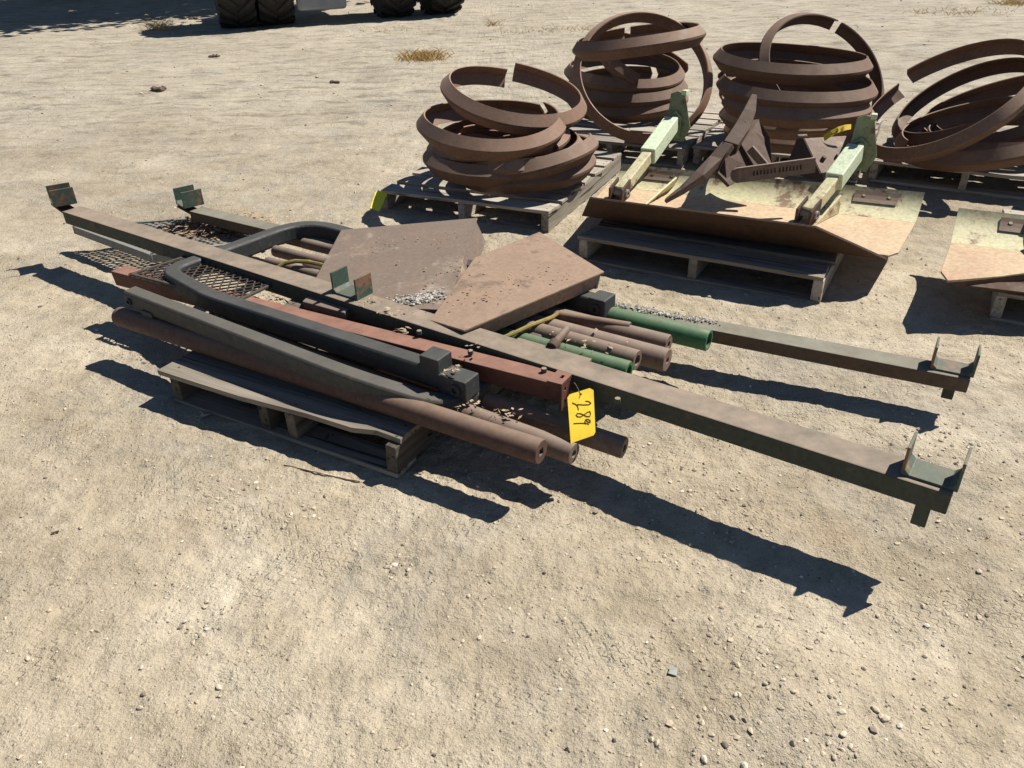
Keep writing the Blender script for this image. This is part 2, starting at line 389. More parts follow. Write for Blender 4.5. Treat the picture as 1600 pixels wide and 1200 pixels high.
u = np.linspace(-1, 1, n); bq = 6.6; aq = 120 / math.sinh(bq)
gx = aq * np.sinh(bq * u); gy = aq * np.sinh(bq * u) + 2.4
X, Y = np.meshgrid(gx, gy); Z = ground_h(X, Y)
co = np.stack([X, Y, Z], -1).reshape(-1, 3).astype(np.float32)
idx = np.arange(n * n).reshape(n, n)
q = np.stack([idx[:-1, :-1], idx[:-1, 1:], idx[1:, 1:], idx[1:, :-1]], -1).reshape(-1, 4)
me = bpy.data.meshes.new('ground'); me.vertices.add(n * n); me.vertices.foreach_set('co', co.ravel())
me.loops.add(q.size); me.loops.foreach_set('vertex_index', q.ravel().astype(np.int32))
me.polygons.add(len(q)); me.polygons.foreach_set('loop_start', np.arange(0, q.size, 4, dtype=np.int32))
me.polygons.foreach_set('use_smooth', np.ones(len(q), dtype=bool))
me.update(); me.validate()
me.materials.append(M['dirt'])
go = bpy.data.objects.new('ground', me); C.objects.link(go); go['kind'] = 'structure'
def gz(x, y): return float(ground_h(np.array([x], float), np.array([y], float))[0])

# pebbles and gravel: far too many to count, one object
def pebbles():
    bm = bmesh.new(); bmesh.ops.create_icosphere(bm, subdivisions=1, radius=1)
    bv = np.array([v.co for v in bm.verts]); bf = np.array([[v.index for v in f.verts] for f in bm.faces]); bm.free()
    P = []
    def scatter(k, x0, x1, y0, y1, s0, s1, pw=3.0):
        for _ in range(k):
            x = RNG.uniform(x0, x1); y = y0 + (y1 - y0) * RNG.random() ** 1.3
            P.append((x, y, s0 + (s1 - s0) * RNG.random() ** pw))
    scatter(13000, -2.6, 2.8, .7, 3.4, .0014, .0048, 2.2)
    scatter(2200, -2.6, 2.8, .7, 3.2, .002, .008, 2.5)
    scatter(700, -.2, 2.0, .7, 2.4, .0025, .008, 3)
    scatter(40, .0, 1.8, .75, 2.2, .004, .009, 2)
    scatter(2600, -5, 6, 3, 8.5, .003, .012, 3)
    scatter(900, -10, 10, 8, 17, .006, .022, 3)
    for (px, py, sp, k) in ((345, 765, .05, 60), (615, 875, .03, 45), (1300, 1130, .14, 90), (1190, 1080, .16, 110), (300, 975, .05, 45), (480, 790, .04, 30),
                            (1200, 1170, .12, 60), (1545, 900, .15, 80), (1480, 700, .1, 70), (420, 560, .04, 20), (1100, 790, .1, 60)):
        c = at(px, py)
        for _ in range(k): P.append((c.x + RNG.normal() * sp, c.y + RNG.normal() * sp, .002 + .0075 * RNG.random() ** 2))
    P = np.array(P); k = len(P); z = ground_h(P[:, 0], P[:, 1])
    an = RNG.uniform(0, 6.28, k); sq = RNG.uniform(.55, 1.0, (k, 2)); fl = RNG.uniform(.4, .8, k)
    jit = RNG.uniform(.62, 1.3, (k, len(bv)))
    B = bv[None] * jit[..., None]; bx = B[..., 0]; by = B[..., 1] * sq[:, :1]; bz = B[..., 2] * fl[:, None]
    s_ = P[:, 2:3]; ca, sa = np.cos(an)[:, None], np.sin(an)[:, None]
    vx = P[:, :1] + s_ * (bx * ca - by * sa); vy = P[:, 1:2] + s_ * (bx * sa + by * ca); vz = (z + P[:, 2] * .1)[:, None] + s_ * bz
    co = np.stack([vx, vy, vz], -1).reshape(-1, 3); fs = (bf[None] + (np.arange(k) * len(bv))[:, None, None]).reshape(-1, 3)
    me = bpy.data.meshes.new('gravel'); me.from_pydata(co.tolist(), [], fs.tolist())
    a = me.attributes.new('shade', 'FLOAT', 'POINT'); a.data.foreach_set('value', np.repeat(np.clip(RNG.normal(.5, .22, k), 0, 1), len(bv)).astype(np.float32))
    me.materials.append(M['pebble']); o = bpy.data.objects.new('gravel', me); C.objects.link(o)
    tag(o, 'small loose pebbles and grit scattered over the dirt yard', 'gravel', kind='stuff')
pebbles()
# the larger loose stones
STONES = [(1101, 1180, .016), (1330, 1163, .012), (1305, 1178, .011), (1370, 1104, .015), (1385, 1120, .014), (1317, 1108, .016), (1318, 1145, .013), (1352, 1038, .011),
          (1062, 922, .011), (1374, 955, .011), (1048, 745, .010), (1063, 743, .010), (1098, 785, .010), (1165, 1190, .015), (340, 1068, .012), (218, 1102, .011),
          (306, 1092, .009), (220, 1040, .010), (375, 1198, .014), (288, 968, .009), (1240, 1078, .010), (1151, 1080, .010), (1197, 1065, .010), (1100, 1040, .010)]
for px, py, r in STONES:
    c = at(px, py); b = MB().blob((c.x, c.y, gz(c.x, c.y) + r * .16), r * .74, r * .54, r * .42, 1, .26)
    o = build('stone', b, M['pebble'], bevel=.0012)
    a = o.data.attributes.new('shade', 'FLOAT', 'POINT'); sv = random.uniform(.3, .95)
    a.data.foreach_set('value', [sv] * len(o.data.vertices))
    tag(o, 'walnut sized loose stone lying on the open dirt in the foreground', 'stone', 'loose stones on the dirt')

# ------------------------------------------------------------------ pallets
def pallet(FL, FR, label, width=1.016, length=1.219, boards=7, middle=(.5,), seed=0, front_board='full', z0=-.012, wx='wood_x', wy='wood_y'):
    rnd = random.Random(seed)
    FL, FR = V(FL), V(FR); d = (FR - FL); rz = math.atan2(d.y, d.x)
    root = thing('wooden_pallet', label, 'pallet', V((FL.x, FL.y, z0)), 'wooden shipping pallets', rz)
    T = .018; H = .092
    def part(name, mb, mat): return build(name, mb, mat, root, bevel=.0025, local=True)
    for i in range(3):
        y0 = (0, length / 2 - .05, length - .10)[i]
        part('bottom_board', MB().box((rnd.uniform(0, .01), y0, 0), (width, y0 + .10, T - .002), .003), M[wx])
    xs = [0.0] + [width * q - .02 for q in middle] + [width - .04]
    for x in xs:
        # notched stringer
        m_ = MB(); prof = [(0, T), (length, T), (length, T + H), (0, T + H)]
        for q0 in (.22, .66):
            pass
        m_.box((x, .004, T - .001), (x + .04, length - .004, T + H), .002)
        part('stringer', m_, M[wy])
    g = length / boards
    for i in range(boards):
        wd = g * rnd.uniform(.74, .86); y0 = i * (length - g * .80) / (boards - 1)
        xa, xb = rnd.uniform(-.012, .006), width + rnd.uniform(-.006, .012)
        z = T + H
        if i == 0 and front_board == 'broken':
            top = [(xa - .03, -.01), (.35, -.008), (.62, .012), (.80, .012), (.88, .035), (.97, .03), (xb, .028), (xb, .19), (.6, .19), (xa - .03, .185)]
            mb = MB().plate([V((a, b, z + T)) for a, b in top], T, V((0, 0, 1)))
        else:
            mb = MB(); k = 8; vs = []; fs = []
            for a in range(k + 1):
                x = xa + (xb - xa) * a / k; rg = rnd.uniform(-.012, .012) if a in (0, k) else 0; wob = rnd.uniform(-.002, .002); sag = rnd.uniform(-.0008, .0008)
                vs += [V((x + rg, y0 + wob, z)), V((x - rg, y0 + wd + wob, z)), V((x - rg, y0 + wd + wob, z + T + sag)), V((x + rg, y0 + wob, z + T + sag))]
            for a in range(k):
                for b in range(4): fs.append((a * 4 + b, a * 4 + (b + 1) % 4, a * 4 + 4 + (b + 1) % 4, a * 4 + 4 + b))
            fs += [(3, 2, 1, 0), tuple(range(k * 4, k * 4 + 4))]
            mb.add(vs, fs)
        bd = part('deck_board', mb, M[wx])
        for x in xs:
            for yy in (.28, .72):
                nx_, ny_ = x + .02 + rnd.uniform(-.006, .006), y0 + wd * yy
                build('nail', MB().tube(V((nx_, ny_, z + T - .003)), V((nx_, ny_, z + T + .0012)), .0045, 6, bore=0), M['rust_dark'], bd, local=True)
    return root
T = .122
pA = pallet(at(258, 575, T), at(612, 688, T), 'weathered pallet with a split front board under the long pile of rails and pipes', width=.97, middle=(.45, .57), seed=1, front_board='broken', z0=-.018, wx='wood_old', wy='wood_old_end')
pB = pallet(at(593, 295, T), at(861, 329, T), 'grey pallet with a bright yellow tag at its left corner under a ring stack', width=1.03, seed=2)
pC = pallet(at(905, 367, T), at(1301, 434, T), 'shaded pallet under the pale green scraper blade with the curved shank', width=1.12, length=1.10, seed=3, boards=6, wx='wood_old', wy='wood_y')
pD = pallet((.24, 5.56, T), (1.12, 5.10, T), 'pallet under the ring stack with one big ring standing upright', seed=4)
pE = pallet((1.22, 5.16, T), (2.12, 4.68, T), 'pallet under the tall tidy ring stack behind the scraper blade', seed=5)
pF = pallet((2.20, 4.72, T), (3.05, 4.20, T), 'pallet under the loosely tilted rings at the right edge', seed=6)
pG = pallet((1.93, 2.83, T), (2.8, 2.32, T), 'pallet at the right edge under the second scraper blade', length=1.12, seed=8)

# ------------------------------------------------------------------ broken steel rings
def ring(px, py, z, Rr, ang, ratio, gap_at, gap, label, group, twist=0.0, spiral=0.0, hh=.058, proud=.048, arc=None, vn=1):
    """flat-lying or leaning hoop of V section. ang, ratio: how its circle looks from the photo's side; gap_at: clock angle of the cut"""
    c = at(px, py, z)
    tov = (EYE - c).normalized(); rr = tov.cross(V((0, 0, 1))); rr = (V((0, 0, 1)).cross(tov)).normalized(); uu = tov.cross(rr).normalized()
    a = R(ang); maj = rr * math.cos(a) - uu * math.sin(a); minr = rr * math.sin(a) + uu * math.cos(a)
    nrm = (tov * ratio + minr * math.sqrt(max(0, 1 - ratio * ratio))).normalized()
    e1 = maj; e2 = nrm.cross(e1).normalized()
    t_ = .007; p0 = Rr - proud
    prof = [(p0, hh), (Rr - .006, .007), (Rr - .006, -.007), (p0, -hh), (p0 - t_, -hh + .003), (Rr - .006 - t_ * 1.3, 0), (p0 - t_, hh - .003)]
    f1, f2, w1_, w2q = random.uniform(0, 6), random.uniform(0, 6), random.uniform(.002, .012), random.uniform(.003, .012)
    k = 84; a0 = R(gap_at + gap / 2); tot = R(arc) if arc else R(360 - gap); mb = MB(); vs = []; fs = []; m_ = len(prof)
    for i in range(k + 1):
        s_ = i / k; th = a0 + tot * s_; dr = spiral * (s_ - .5) + w1_ * math.sin(2 * th + f1); dz = twist * (s_ - .5) + w2q * math.sin(2 * th + f2); d = e1 * math.cos(th) + e2 * math.sin(th)
        for (r_, h_) in prof: vs.append(c + d * (r_ + dr) + nrm * (h_ + dz))
    for i in range(k):
        for j in range(m_): fs.append((i * m_ + j, i * m_ + (j + 1) % m_, (i + 1) * m_ + (j + 1) % m_, (i + 1) * m_ + j))
    fs += [tuple(range(m_))[::-1], tuple(range(k * m_, k * m_ + m_))]
    mb.add(vs, fs)
    low = min(v.z for v in mb.v)
    if low < T + .002:
        for v in mb.v: v.z += T + .002 - low
    o = build('broken_ring', mb, M['rust'], smooth=True)
    return tag(o, label, 'steel ring', group)
gA = 'rusty rings on the yellow tagged pallet'
ring(800, 151, .545, .42, 12.5, .34, 96, 7, 'topmost ring of the tagged pallet stack, tilted with its gap at the back', gA, .03, .05)
ring(768, 197, .44, .415, 3, .30, 40, 5, 'second ring from the top of the tagged pallet stack, shifted left', gA, .02)
ring(778, 217, .352, .415, -6, .26, -42, 5, 'third ring of the tagged pallet stack, cut at its front right', gA, .03)
ring(775, 246, .262, .41, 4, .26, 120, 6, 'ring low at the left side of the tagged pallet stack, mostly hidden', gA, .02)
ring(828, 243, .27, .40, -7, .24, 8, 14, 'ring low at the right of the tagged pallet stack, with its cut end lifted', gA, .04)
ring(820, 266, .185, .405, -4, .26, 100, 6, 'lowest ring of the tagged pallet stack, lying on the boards', gA)
ring(805, 232, .305, .412, 1, .25, 150, 6, 'ring squeezed in the middle of the tagged pallet stack', gA, .03)
gB = 'rusty rings around the upright ring'
ring(997, 64, .70, .435, -7, .10, 100, 6, 'ring lying across the top of the upright ring on the rear left pallet', gB)
ring(1004, 126, .46, .485, 18, .82, 172, 5, 'big ring standing nearly upright facing the viewer on the rear left pallet', gB, hh=.05)
ring(975, 112, .40, .46, 2, .24, 150, 7, 'upper flat ring seen through the upright ring', gB, .02)
ring(978, 136, .30, .46, 0, .24, 60, 7, 'middle flat ring seen through the upright ring', gB)
ring(980, 158, .20, .46, -1, .24, 200, 7, 'lowest flat ring behind the upright ring', gB)
ring(1015, 105, .44, .43, 25, .34, 20, 60, 'half broken ring slanting down to the right inside the upright ring', gB, .02, arc=215)
gC = 'rusty rings in the tall tidy stack'
ring(1236, 97, .60, .485, 2.5, .14, 8, 4, 'topmost level ring of the tall tidy stack', gC)
ring(1243, 133, .49, .475, 3, .20, 183, 7, 'second ring of the tall tidy stack with its cut at the left', gC, .03)
ring(1240, 158, .40, .465, 4, .20, 200, 7, 'third ring of the tall tidy stack', gC, .02)
ring(1243, 180, .30, .475, -2, .2, -14, 7, 'fourth ring of the tall tidy stack', gC, .02)
ring(1245, 204, .19, .47, 0, .2, 30, 7, 'lowest ring of the tall tidy stack, lying on its pallet', gC)
ring(1286, 118, .50, .46, 42, .66, 116, 6, 'ring leaning steeply out of the tall tidy stack, arching above it', gC, hh=.048)
gD = 'rusty rings tilted at the right edge'
ring(1482, 156, .46, .515, -32, .46, 112, 9, 'largest tilted ring at the right edge, its gap at the left end', gD, .05, hh=.052)
ring(1514, 160, .40, .44, -28, .42, 20, 6, 'ring nested inside the largest tilted ring', gD, .02, hh=.05)
ring(1560, 178, .33, .45, -22, .36, 185, 10, 'short cut ring inside the nested rings at the right edge', gD, .02)
ring(1585, 196, .25, .48, -8, .28, 100, 6, 'flat ring low beneath the tilted rings at the right edge', gD)
ring(1580, 222, .19, .50, -6, .24, 60, 6, 'lowest flat ring on the right edge pallet', gD)

ring(1545, 205, .30, .50, -14, .30, 210, 8, 'flat ring filling the middle of the right edge pile', gD, .02)

# ------------------------------------------------------------------ the long rails
def u_bracket(root, c, ax, wd, gapl, h, mat, th=.007):
    """a U of plate: base across the rail and two upright flanges square to the rail"""
    side = ax.cross(V((0, 0, 1))).normalized(); up = V((0, 0, 1))
    prof = [(-gapl / 2 - th, h), (-gapl / 2 - th, -th), (gapl / 2 + th, -th), (gapl / 2 + th, h), (gapl / 2, h), (gapl / 2, .012), (gapl / 2 - .012, 0), (-gapl / 2 + .012, 0), (-gapl / 2, .012), (-gapl / 2, h)]
    vs = [c + ax * a + up * (b + th) + side * s_ * wd / 2 for s_ in (-1, 1) for a, b in prof]; k = len(prof)
    mb = MB().add(vs, [tuple(range(k)), tuple(range(2 * k - 1, k - 1, -1))] + [(i, (i + 1) % k, (i + 1) % k + k, i + k) for i in range(k)])
    return build('bracket', mb, mat, root, bevel=.0015)
def rail(path, label, mat, wd, h, brackets, tabs, ends=()):
    path = [V(p) for p in path]
    root = thing('steel_rail', label, 'rail', V((path[0].x, path[0].y, path[0].z - h)), 'long steel rails')
    t_ = .007; w2 = wd / 2
    prof = [(-w2, 0), (-w2 , -h), (-w2 + t_, -h), (-w2 + t_, -t_), (w2 - t_, -t_), (w2 - t_, -h), (w2, -h), (w2, 0)]
    build('channel', MB().sweep(path, prof), mat, root, bevel=.004)
    ax = (path[-1] - path[0]); ax.z = 0; ax.normalize(); side = ax.cross(V((0, 0, 1)))
    for c in brackets:
        bx_ = Matrix.Rotation(R(-20 if (V(c) - path[0]).length < .3 else 0), 3, 'Z') @ ax
        u_bracket(root, V(c) - side * .008, bx_, (.104 if bx_ is not ax and (V(c) - path[0]).length < .3 else .082), (.092, .112, .112)[min(2, brackets.index(c) + (3 - len(brackets)) * (brackets.index(c) > 0))], .074, M['bracket'])
    for (c, l_) in tabs:
        c = V(c); build('leg_tab', MB().obox(c, ax * .017, side * .009, V((0, 0, l_ / 2))), M['rail'], root, bevel=.002)
    return root, ax, side
zA = .264
a0, a1 = at(112, 326, zA), at(1494, 757, zA)
axA = (a1 - a0).normalized()
railA, axA, sdA = rail([a0, a0.lerp(a1, .33), a0.lerp(a1, .66), a1], 'dark green rail with a brown dusty top, nearest of the two long rails', M['rail'], .098, .06,
     [a0 - axA * .075 + V((0, 0, .014)), at(549, 459, zA), a1 - axA * .055], [(a1 - axA * .05 + V((0, 0, -.085)) + axA.cross(V((0, 0, 1))) * .035, .07)])
mb = MB().plate([a0 - axA * .13 + sdA * .03 + V((0, 0, .013)), a0 + axA * .04 + sdA * .035 + V((0, 0, -.03)), a0 + axA * .04 - sdA * .035 + V((0, 0, -.03)), a0 - axA * .13 - sdA * .03 + V((0, 0, .013))], .01)
build('end_strap', mb, M['rust_dark'], railA, bevel=.002)
c = at(246, 385, zA - .07); build('bolted_tab', MB().obox(c, axA * .05, sdA * .012, V((0, 0, .035))), M['rust_dark'], railA, bevel=.003)
for px, py in ((735, 543), (850, 571), (965, 618), (655, 512)):
    c = at(px, py + 6, zA); build('bolt', MB().tube(c - V((0, 0, .01)), c + V((0, 0, .004)), .009, 8, bore=0), M['rail'], railA)
zB = .165
b0, b1 = at(306, 326, .20), at(1517, 584, .150)
bm_ = at(905, 468, .150); bl_ = at(600, 396, .165)
railB, axB, sdB = rail([b0, bl_, bm_, bm_.lerp(b1, .5), b1], 'rusty green rail, farther of the two long rails, with grit lying in it', M['rail_far'], .085, .05,
     [b0 - axA * .05 + V((0, 0, .012)), b1 - axA * .055], [(b1 - axA * .045 + V((0, 0, -.06)) + sdA * .02, .07)])
mb = MB().plate([b0 - axB * .10 + sdB * .03 + V((0, 0, .011)), b0 + axB * .04 + sdB * .03 + V((0, 0, -.03)), b0 + axB * .04 - sdB * .03 + V((0, 0, -.03)), b0 - axB * .10 - sdB * .03 + V((0, 0, .011))], .01)
build('end_strap', mb, M['rust_dark'], railB, bevel=.002)

# ------------------------------------------------------------------ red beam with its end plate, and what hangs on it
zR = .25
r0, r1 = at(184, 419, .215), at(884, 594, .255)
axR = (r1 - r0).normalized(); sdR = axR.cross(V((0, 0, 1))).normalized()
beam = thing('red_beam', 'red oxide steel channel beam with a slotted end plate carrying a yellow tag', 'beam', V((r0.x, r0.y, zR - .075)))
w2, h, t_ = .035, .064, .006
prof = [(-w2, 0), (-w2, -.012), (-w2 + .004, -h + .012), (-w2 + .004, -h), (w2, -h), (w2, -h + t_), (-w2 + t_ + .004, -h + t_), (-w2 + t_ + .004, -t_), (w2, -t_), (w2, 0)]
prof = [(-a_, b_) for a_, b_ in prof][::-1]
build('channel', MB().sweep([r0, r0.lerp(r1, .5), r1], prof), M['red'], beam, bevel=.004)
# end plate with real slots and holes
def holed_plate(P0, ex, ey, W, H, th, holes, n):
    """plate spanned by ex*W, ey*H with rectangular slots (u0,v0,u1,v1) cut as a grid"""
    us = sorted({0, W} | {q for h_ in holes for q in (h_[0], h_[2])}); vs_ = sorted({0, H} | {q for h_ in holes for q in (h_[1], h_[3])})
    mb = MB()
    for i in range(len(us) - 1):
        for j in range(len(vs_) - 1):
            cu, cv = (us[i] + us[i + 1]) / 2, (vs_[j] + vs_[j + 1]) / 2
            if any(h_[0] < cu < h_[2] and h_[1] < cv < h_[3] for h_ in holes): continue
            q_ = [P0 + ex * a + ey * b for a, b in ((us[i], vs_[j]), (us[i + 1], vs_[j]), (us[i + 1], vs_[j + 1]), (us[i], vs_[j + 1]))]
            mb.hexa(q_, [p + n * th for p in q_])
    return mb
e0 = r1 + sdR * .04 + V((0, 0, -.085)) ; UP = V((0, 0, 1))
ep = holed_plate(e0, -sdR, UP, .155, .088, .007, [(.018, .06, .028, .072), (.018, .018, .028, .03), (.052, .032, .058, .056), (.078, .034, .084, .058)], axR)
build('end_plate', ep, M['red'], beam)
fl = holed_plate(e0 + UP * .0885 + axR * .007, -sdR, -axR, .16, .05, .005, [(.03, .014, .05, .024), (.07, .014, .09, .024), (.108, .014, .128, .024)], UP)
build('top_flange', fl, M['red'], beam)
# mesh step carried by the red beam
def mesh_panel(name, label, quad, z, mat, fmat, nu, nv, cat, group=None, frame=.02, sheet=.003, rim=.03):
    A, B, Cc, D = quad
    root = thing(name, label, cat, V((A.x, A.y, min(p.z for p in quad) - .03)), group)
    P = lambda u_, v_: (A * (1 - u_) + B * u_) * (1 - v_) + (D * (1 - u_) + Cc * u_) * v_
    mb = MB()
    # staggered diamond strands, as in expanded sheet
    for i in range(nu):
        for j in range(nv):
            u0 = (i + .5 * (j % 2)) / nu; du = .5 / nu; v0 = j / nv; v1 = (j + 1) / nv
            for s_ in (-1, 1):
                ua, ub = u0 + du, u0 + du + s_ * du
                if not (0 <= ua <= 1 and 0 <= ub <= 1): continue
                p, q_ = P(ua, v0), P(ub, v1); d = (q_ - p).normalized(); sd = d.cross(UP).normalized()
                mb.obox((p + q_) / 2, d * ((q_ - p).length / 2 + .001), sd * sheet, V((0, 0, .0025)))
    build('mesh_sheet', mb, mat, root)
    for a, b in ((A, B), (B, Cc), (Cc, D), (D, A)):
        d = (b - a).normalized(); sd = d.cross(UP).normalized()
        build('frame_bar', MB().sweep([a - d * .01, b + d * .01], [(-frame / 2, rim * .35), (-frame / 2, -rim), (frame / 2, -rim), (frame / 2, rim * .35)]), fmat, root, bevel=.002)
    return root
mp0 = .236
mesh_panel('mesh_step', 'dark diamond mesh step sticking out beside the left end of the red beam', [at(205, 428, mp0), at(370, 470, mp0), at(436, 438, mp0), at(288, 401, mp0)], mp0, M['mesh'], M['mesh'], 14, 9, 'mesh step', frame=.012, rim=.008, sheet=.0022)
ta = .10
mesh_panel('mesh_tray', 'grey framed mesh tray full of dead leaves at the far left of the pile', [at(118, 356, ta), at(238, 400, ta), at(440, 372, ta), at(322, 342, ta)], ta, M['steel'], M['steel'], 20, 16, 'mesh tray', frame=.022, rim=.03, sheet=.005)

# ------------------------------------------------------------------ the two charcoal U frames
zU = .225
def sqprof(s_, c_=.008):
    h_ = s_ / 2; return [(-h_ + c_, -h_), (h_ - c_, -h_), (h_, -h_ + c_), (h_, h_ - c_), (h_ - c_, h_), (-h_ + c_, h_), (-h_, h_ - c_), (-h_, -h_ + c_)]
fr1 = thing('bent_frame', 'charcoal U shaped square tube frame with lug blocks at its right ends', 'steel frame', at(736, 604, zU - .04))
cor1, cor2 = at(262, 432, zU), at(478, 352, .20)
p_end = at(694, 588, zU); p_far = at(940, 479, .195)
path = arc_path([p_end, at(330, 470, zU), cor1, cor2, p_far], (.05, .085, .2), 10)
build('tube', MB().sweep(path, [(a_, b_ * 1.1) for a_, b_ in sqprof(.065)]), M['grey'], fr1, smooth=False, bevel=.003)
axF = (p_end - at(330, 470, zU)).normalized(); sdF = axF.cross(UP)
build('lug_block', MB().obox(p_end - axF * .028 + UP * .026, axF * .036, sdF * .036, UP * .048), M['grey'], fr1, bevel=.004)
ft = p_end + axF * .055 - UP * .008
build('lug_foot', MB().obox(ft, axF * .052, sdF * .037, UP * .034), M['grey'], fr1, bevel=.004)
cE = ft + axF * .015; build('boss', MB().tube(cE + sdF * .034, cE + sdF * .044, .02, 18, bore=.5, bore_n=None, bore_d=.02), M['grey'], fr1)
axG = (p_far - cor2).normalized(); sdG = axG.cross(UP)
build('lug_block', MB().obox(p_far + UP * .01, axG * .035, sdG * .042, UP * .035), M['grey'], fr1, bevel=.005)
build('boss', MB().tube(p_far + sdG * .040 + UP * .008, p_far + sdG * .050 + UP * .008, .018, 16, bore=.5, bore_d=.02), M['grey'], fr1)
fr2 = thing('bent_frame', 'dusty grey U shaped square tube frame lying nearest, its bend at the right', 'steel frame', at(205, 466, .15))
zV = .236
q0 = at(206, 463, zV); qb = at(712, 646, .15); qc = at(890, 486, .15)
path2 = arc_path([q0, at(562, 600, .20), qb, qc, at(700, 440, .17)], .13, 10)
build('tube', MB().sweep(path2, [(a_ * 1.0, b_ * 1.1) for a_, b_ in sqprof(.062)]), M['grey_light'], fr2, bevel=.003)
axQ = (qb - q0).normalized(); sdQ = axQ.cross(UP)
build('end_lug', MB().obox(q0 + axQ * .13 + sdQ * .040 - UP * .045, axQ * .028, sdQ * .006, UP * .035), M['grey_light'], fr2, bevel=.003)
build('end_pin', MB().tube(q0 + axQ * .03 + sdQ * .03, q0 + axQ * .03 + sdQ * .041, .014, 14, bore=.55, bore_d=.01), M['grey'], fr2)

# ------------------------------------------------------------------ pipes and bars
def pipe(e0, e1, r, mat, label, cat='pipe', group=None, bore=.42, bore_n=None, r2=None, name='steel_pipe', band=None):
    if band is None:
        return tag(build(name, MB().tube(e0, e1, r, 22, r2=r2, bore=bore, bore_n=bore_n), mat, smooth=True), label, cat, group)
gN = 'pipes and bars lying under the pile'
z1 = T + .037
pipe(at(187, 494, z1), at(846, 706, z1), .037, M['pipe_orange'], 'long orange brown pipe nearest the viewer along the front pallet edge', group=gN, bore=.38, bore_n=4)
pipe(at(330, 500, z1 - .002), at(897, 709, .118), .033, M['pipe'], 'brown pipe end just behind the nearest pipe, to the left of the hanging tag', group=gN, bore=.38)
pipe(at(560, 560, z1), at(976, 700, .095), .033, M['pipe'], 'shaded pipe ending right below the hanging yellow tag', group=gN, bore=.4)
gP = 'pipe ends at the right of the pile'
pipe(at(560, 400, .16), at(1108, 532, .155), .039, M['green_pipe'], 'thick green pipe sticking out farthest right of the pile', group=gP, bore=.72)
pipe(at(700, 465, .185), at(985, 511, .19), .018, M['pipe_orange'], 'thin slotted rusty tube lying against the thick green pipe', group=gP, bore=.7)
pipe(at(560, 418, .165), at(1045, 538, .165), .034, M['pipe'], 'rusty bar between the thick green pipe and the front rusty bars', group=gP, bore=.35)
pipe(at(520, 424, .158), at(1043, 563, .155), .040, M['pipe'], 'thickest rusty bar of the right end bundle with a flat pale end', group=gP, bore=.3)
pipe(at(480, 418, .168), at(996, 563, .17), .035, M['pipe'], 'rusty tube whose open end sits left of the thickest rusty bar', group=gP, bore=.55)
pipe(at(470, 440, .165), at(983, 580, .163), .034, M['green_pipe'], 'short looking green pipe end beside the long rail', group=gP, bore=.6)
pipe(at(430, 392, .185), at(640, 445, .19), .026, M['pipe'], 'brown pipe end showing left of the tilted plates, upper one', group=gN, bore=0)
pipe(at(418, 410, .175), at(640, 470, .175), .026, M['pipe'], 'brown pipe end showing left of the tilted plates, lower one', group=gN, bore=0)
pipe(at(474, 380, .165), at(640, 420, .165), .024, M['pipe'], 'brown pipe inside the bend of the charcoal frame', group=gN, bore=0)
rod = thing('steel_rod', 'rusty rod with a green painted band lying below the rail at left', 'rod', at(371, 434, .17))
d0, d1 = at(366, 430, .18), at(476, 466, .18)
build('shaft', MB().tube(d0, d1, .019, 18, bore=0), M['pipe_orange'], rod, smooth=True)
build('painted_band', MB().tube(d0.lerp(d1, .24), d0.lerp(d1, .42), .021, 18, bore=0), M['green_pipe'], rod, smooth=True)
c0, c1 = at(866, 538, .21), at(886, 514, .225)
hd = thing('handle_pin', 'short rusty handle pin leaning on the pipe ends beside the plate', 'pin', c0)
build('grip', MB().tube(c0, c1, .014, 16, bore=0), M['pipe'], hd, smooth=True)
build('collar', MB().tube(c0 + (c0 - c1).normalized() * .02, c0 + (c1 - c0).normalized() * .012, .02, 16, bore=.4, bore_d=.01), M['rust_dark'], hd, smooth=True)
tag(build('flat_bar', MB().plate([at(800, 535, .21), at(918, 568, .205), at(925, 560, .205), at(810, 527, .21)], .02), M['pipe'], bevel=.002), 'flat rusty bar tucked between the long rail and green pipe', 'flat bar')
wq = [at(472, 471, .235), at(538, 489, .235), at(545, 482, .24), at(482, 461, .24)]
tag(build('angle_iron', MB().plate(wq, .03), M['plate'], bevel=.003), 'short wedge of angle iron lying on the red beam beside the rail bracket', 'angle iron')
tag(build('flat_scrap', MB().plate([at(640, 482, .262), at(692, 484, .262), at(696, 477, .266), at(652, 476, .266)], .012), M['plate'], bevel=.002), 'small flat steel offcut beside the grey gravel heap on the plates', 'scrap')
hose = [at(434, 418, .20), at(446, 411, .215), at(462, 408, .22), at(480, 409, .22), at(500, 413, .215), at(522, 420, .20), at(560, 430, .19)]
tag(build('hose', MB().cord(hose, .009, 8), M['hose'], smooth=True), 'thin yellow hose looping over the pipes left of the plates', 'hose')
hose2 = [at(776, 532, .20), at(800, 522, .215), at(830, 508, .215), at(862, 496, .205), at(880, 485, .19)]
tag(build('hose', MB().cord(hose2, .008, 8), M['hose'], smooth=True), 'thin olive hose in the shade under the right plate', 'hose')
wr = [at(270, 500, .19), at(258, 520, .16), at(253, 545, .11), at(252, 570, .05), at(250, 590, .0)]
tag(build('wire', MB().cord(wr, .0016, 5), M['wire']), 'thin loose wire hanging from the dusty frame to the ground', 'wire')

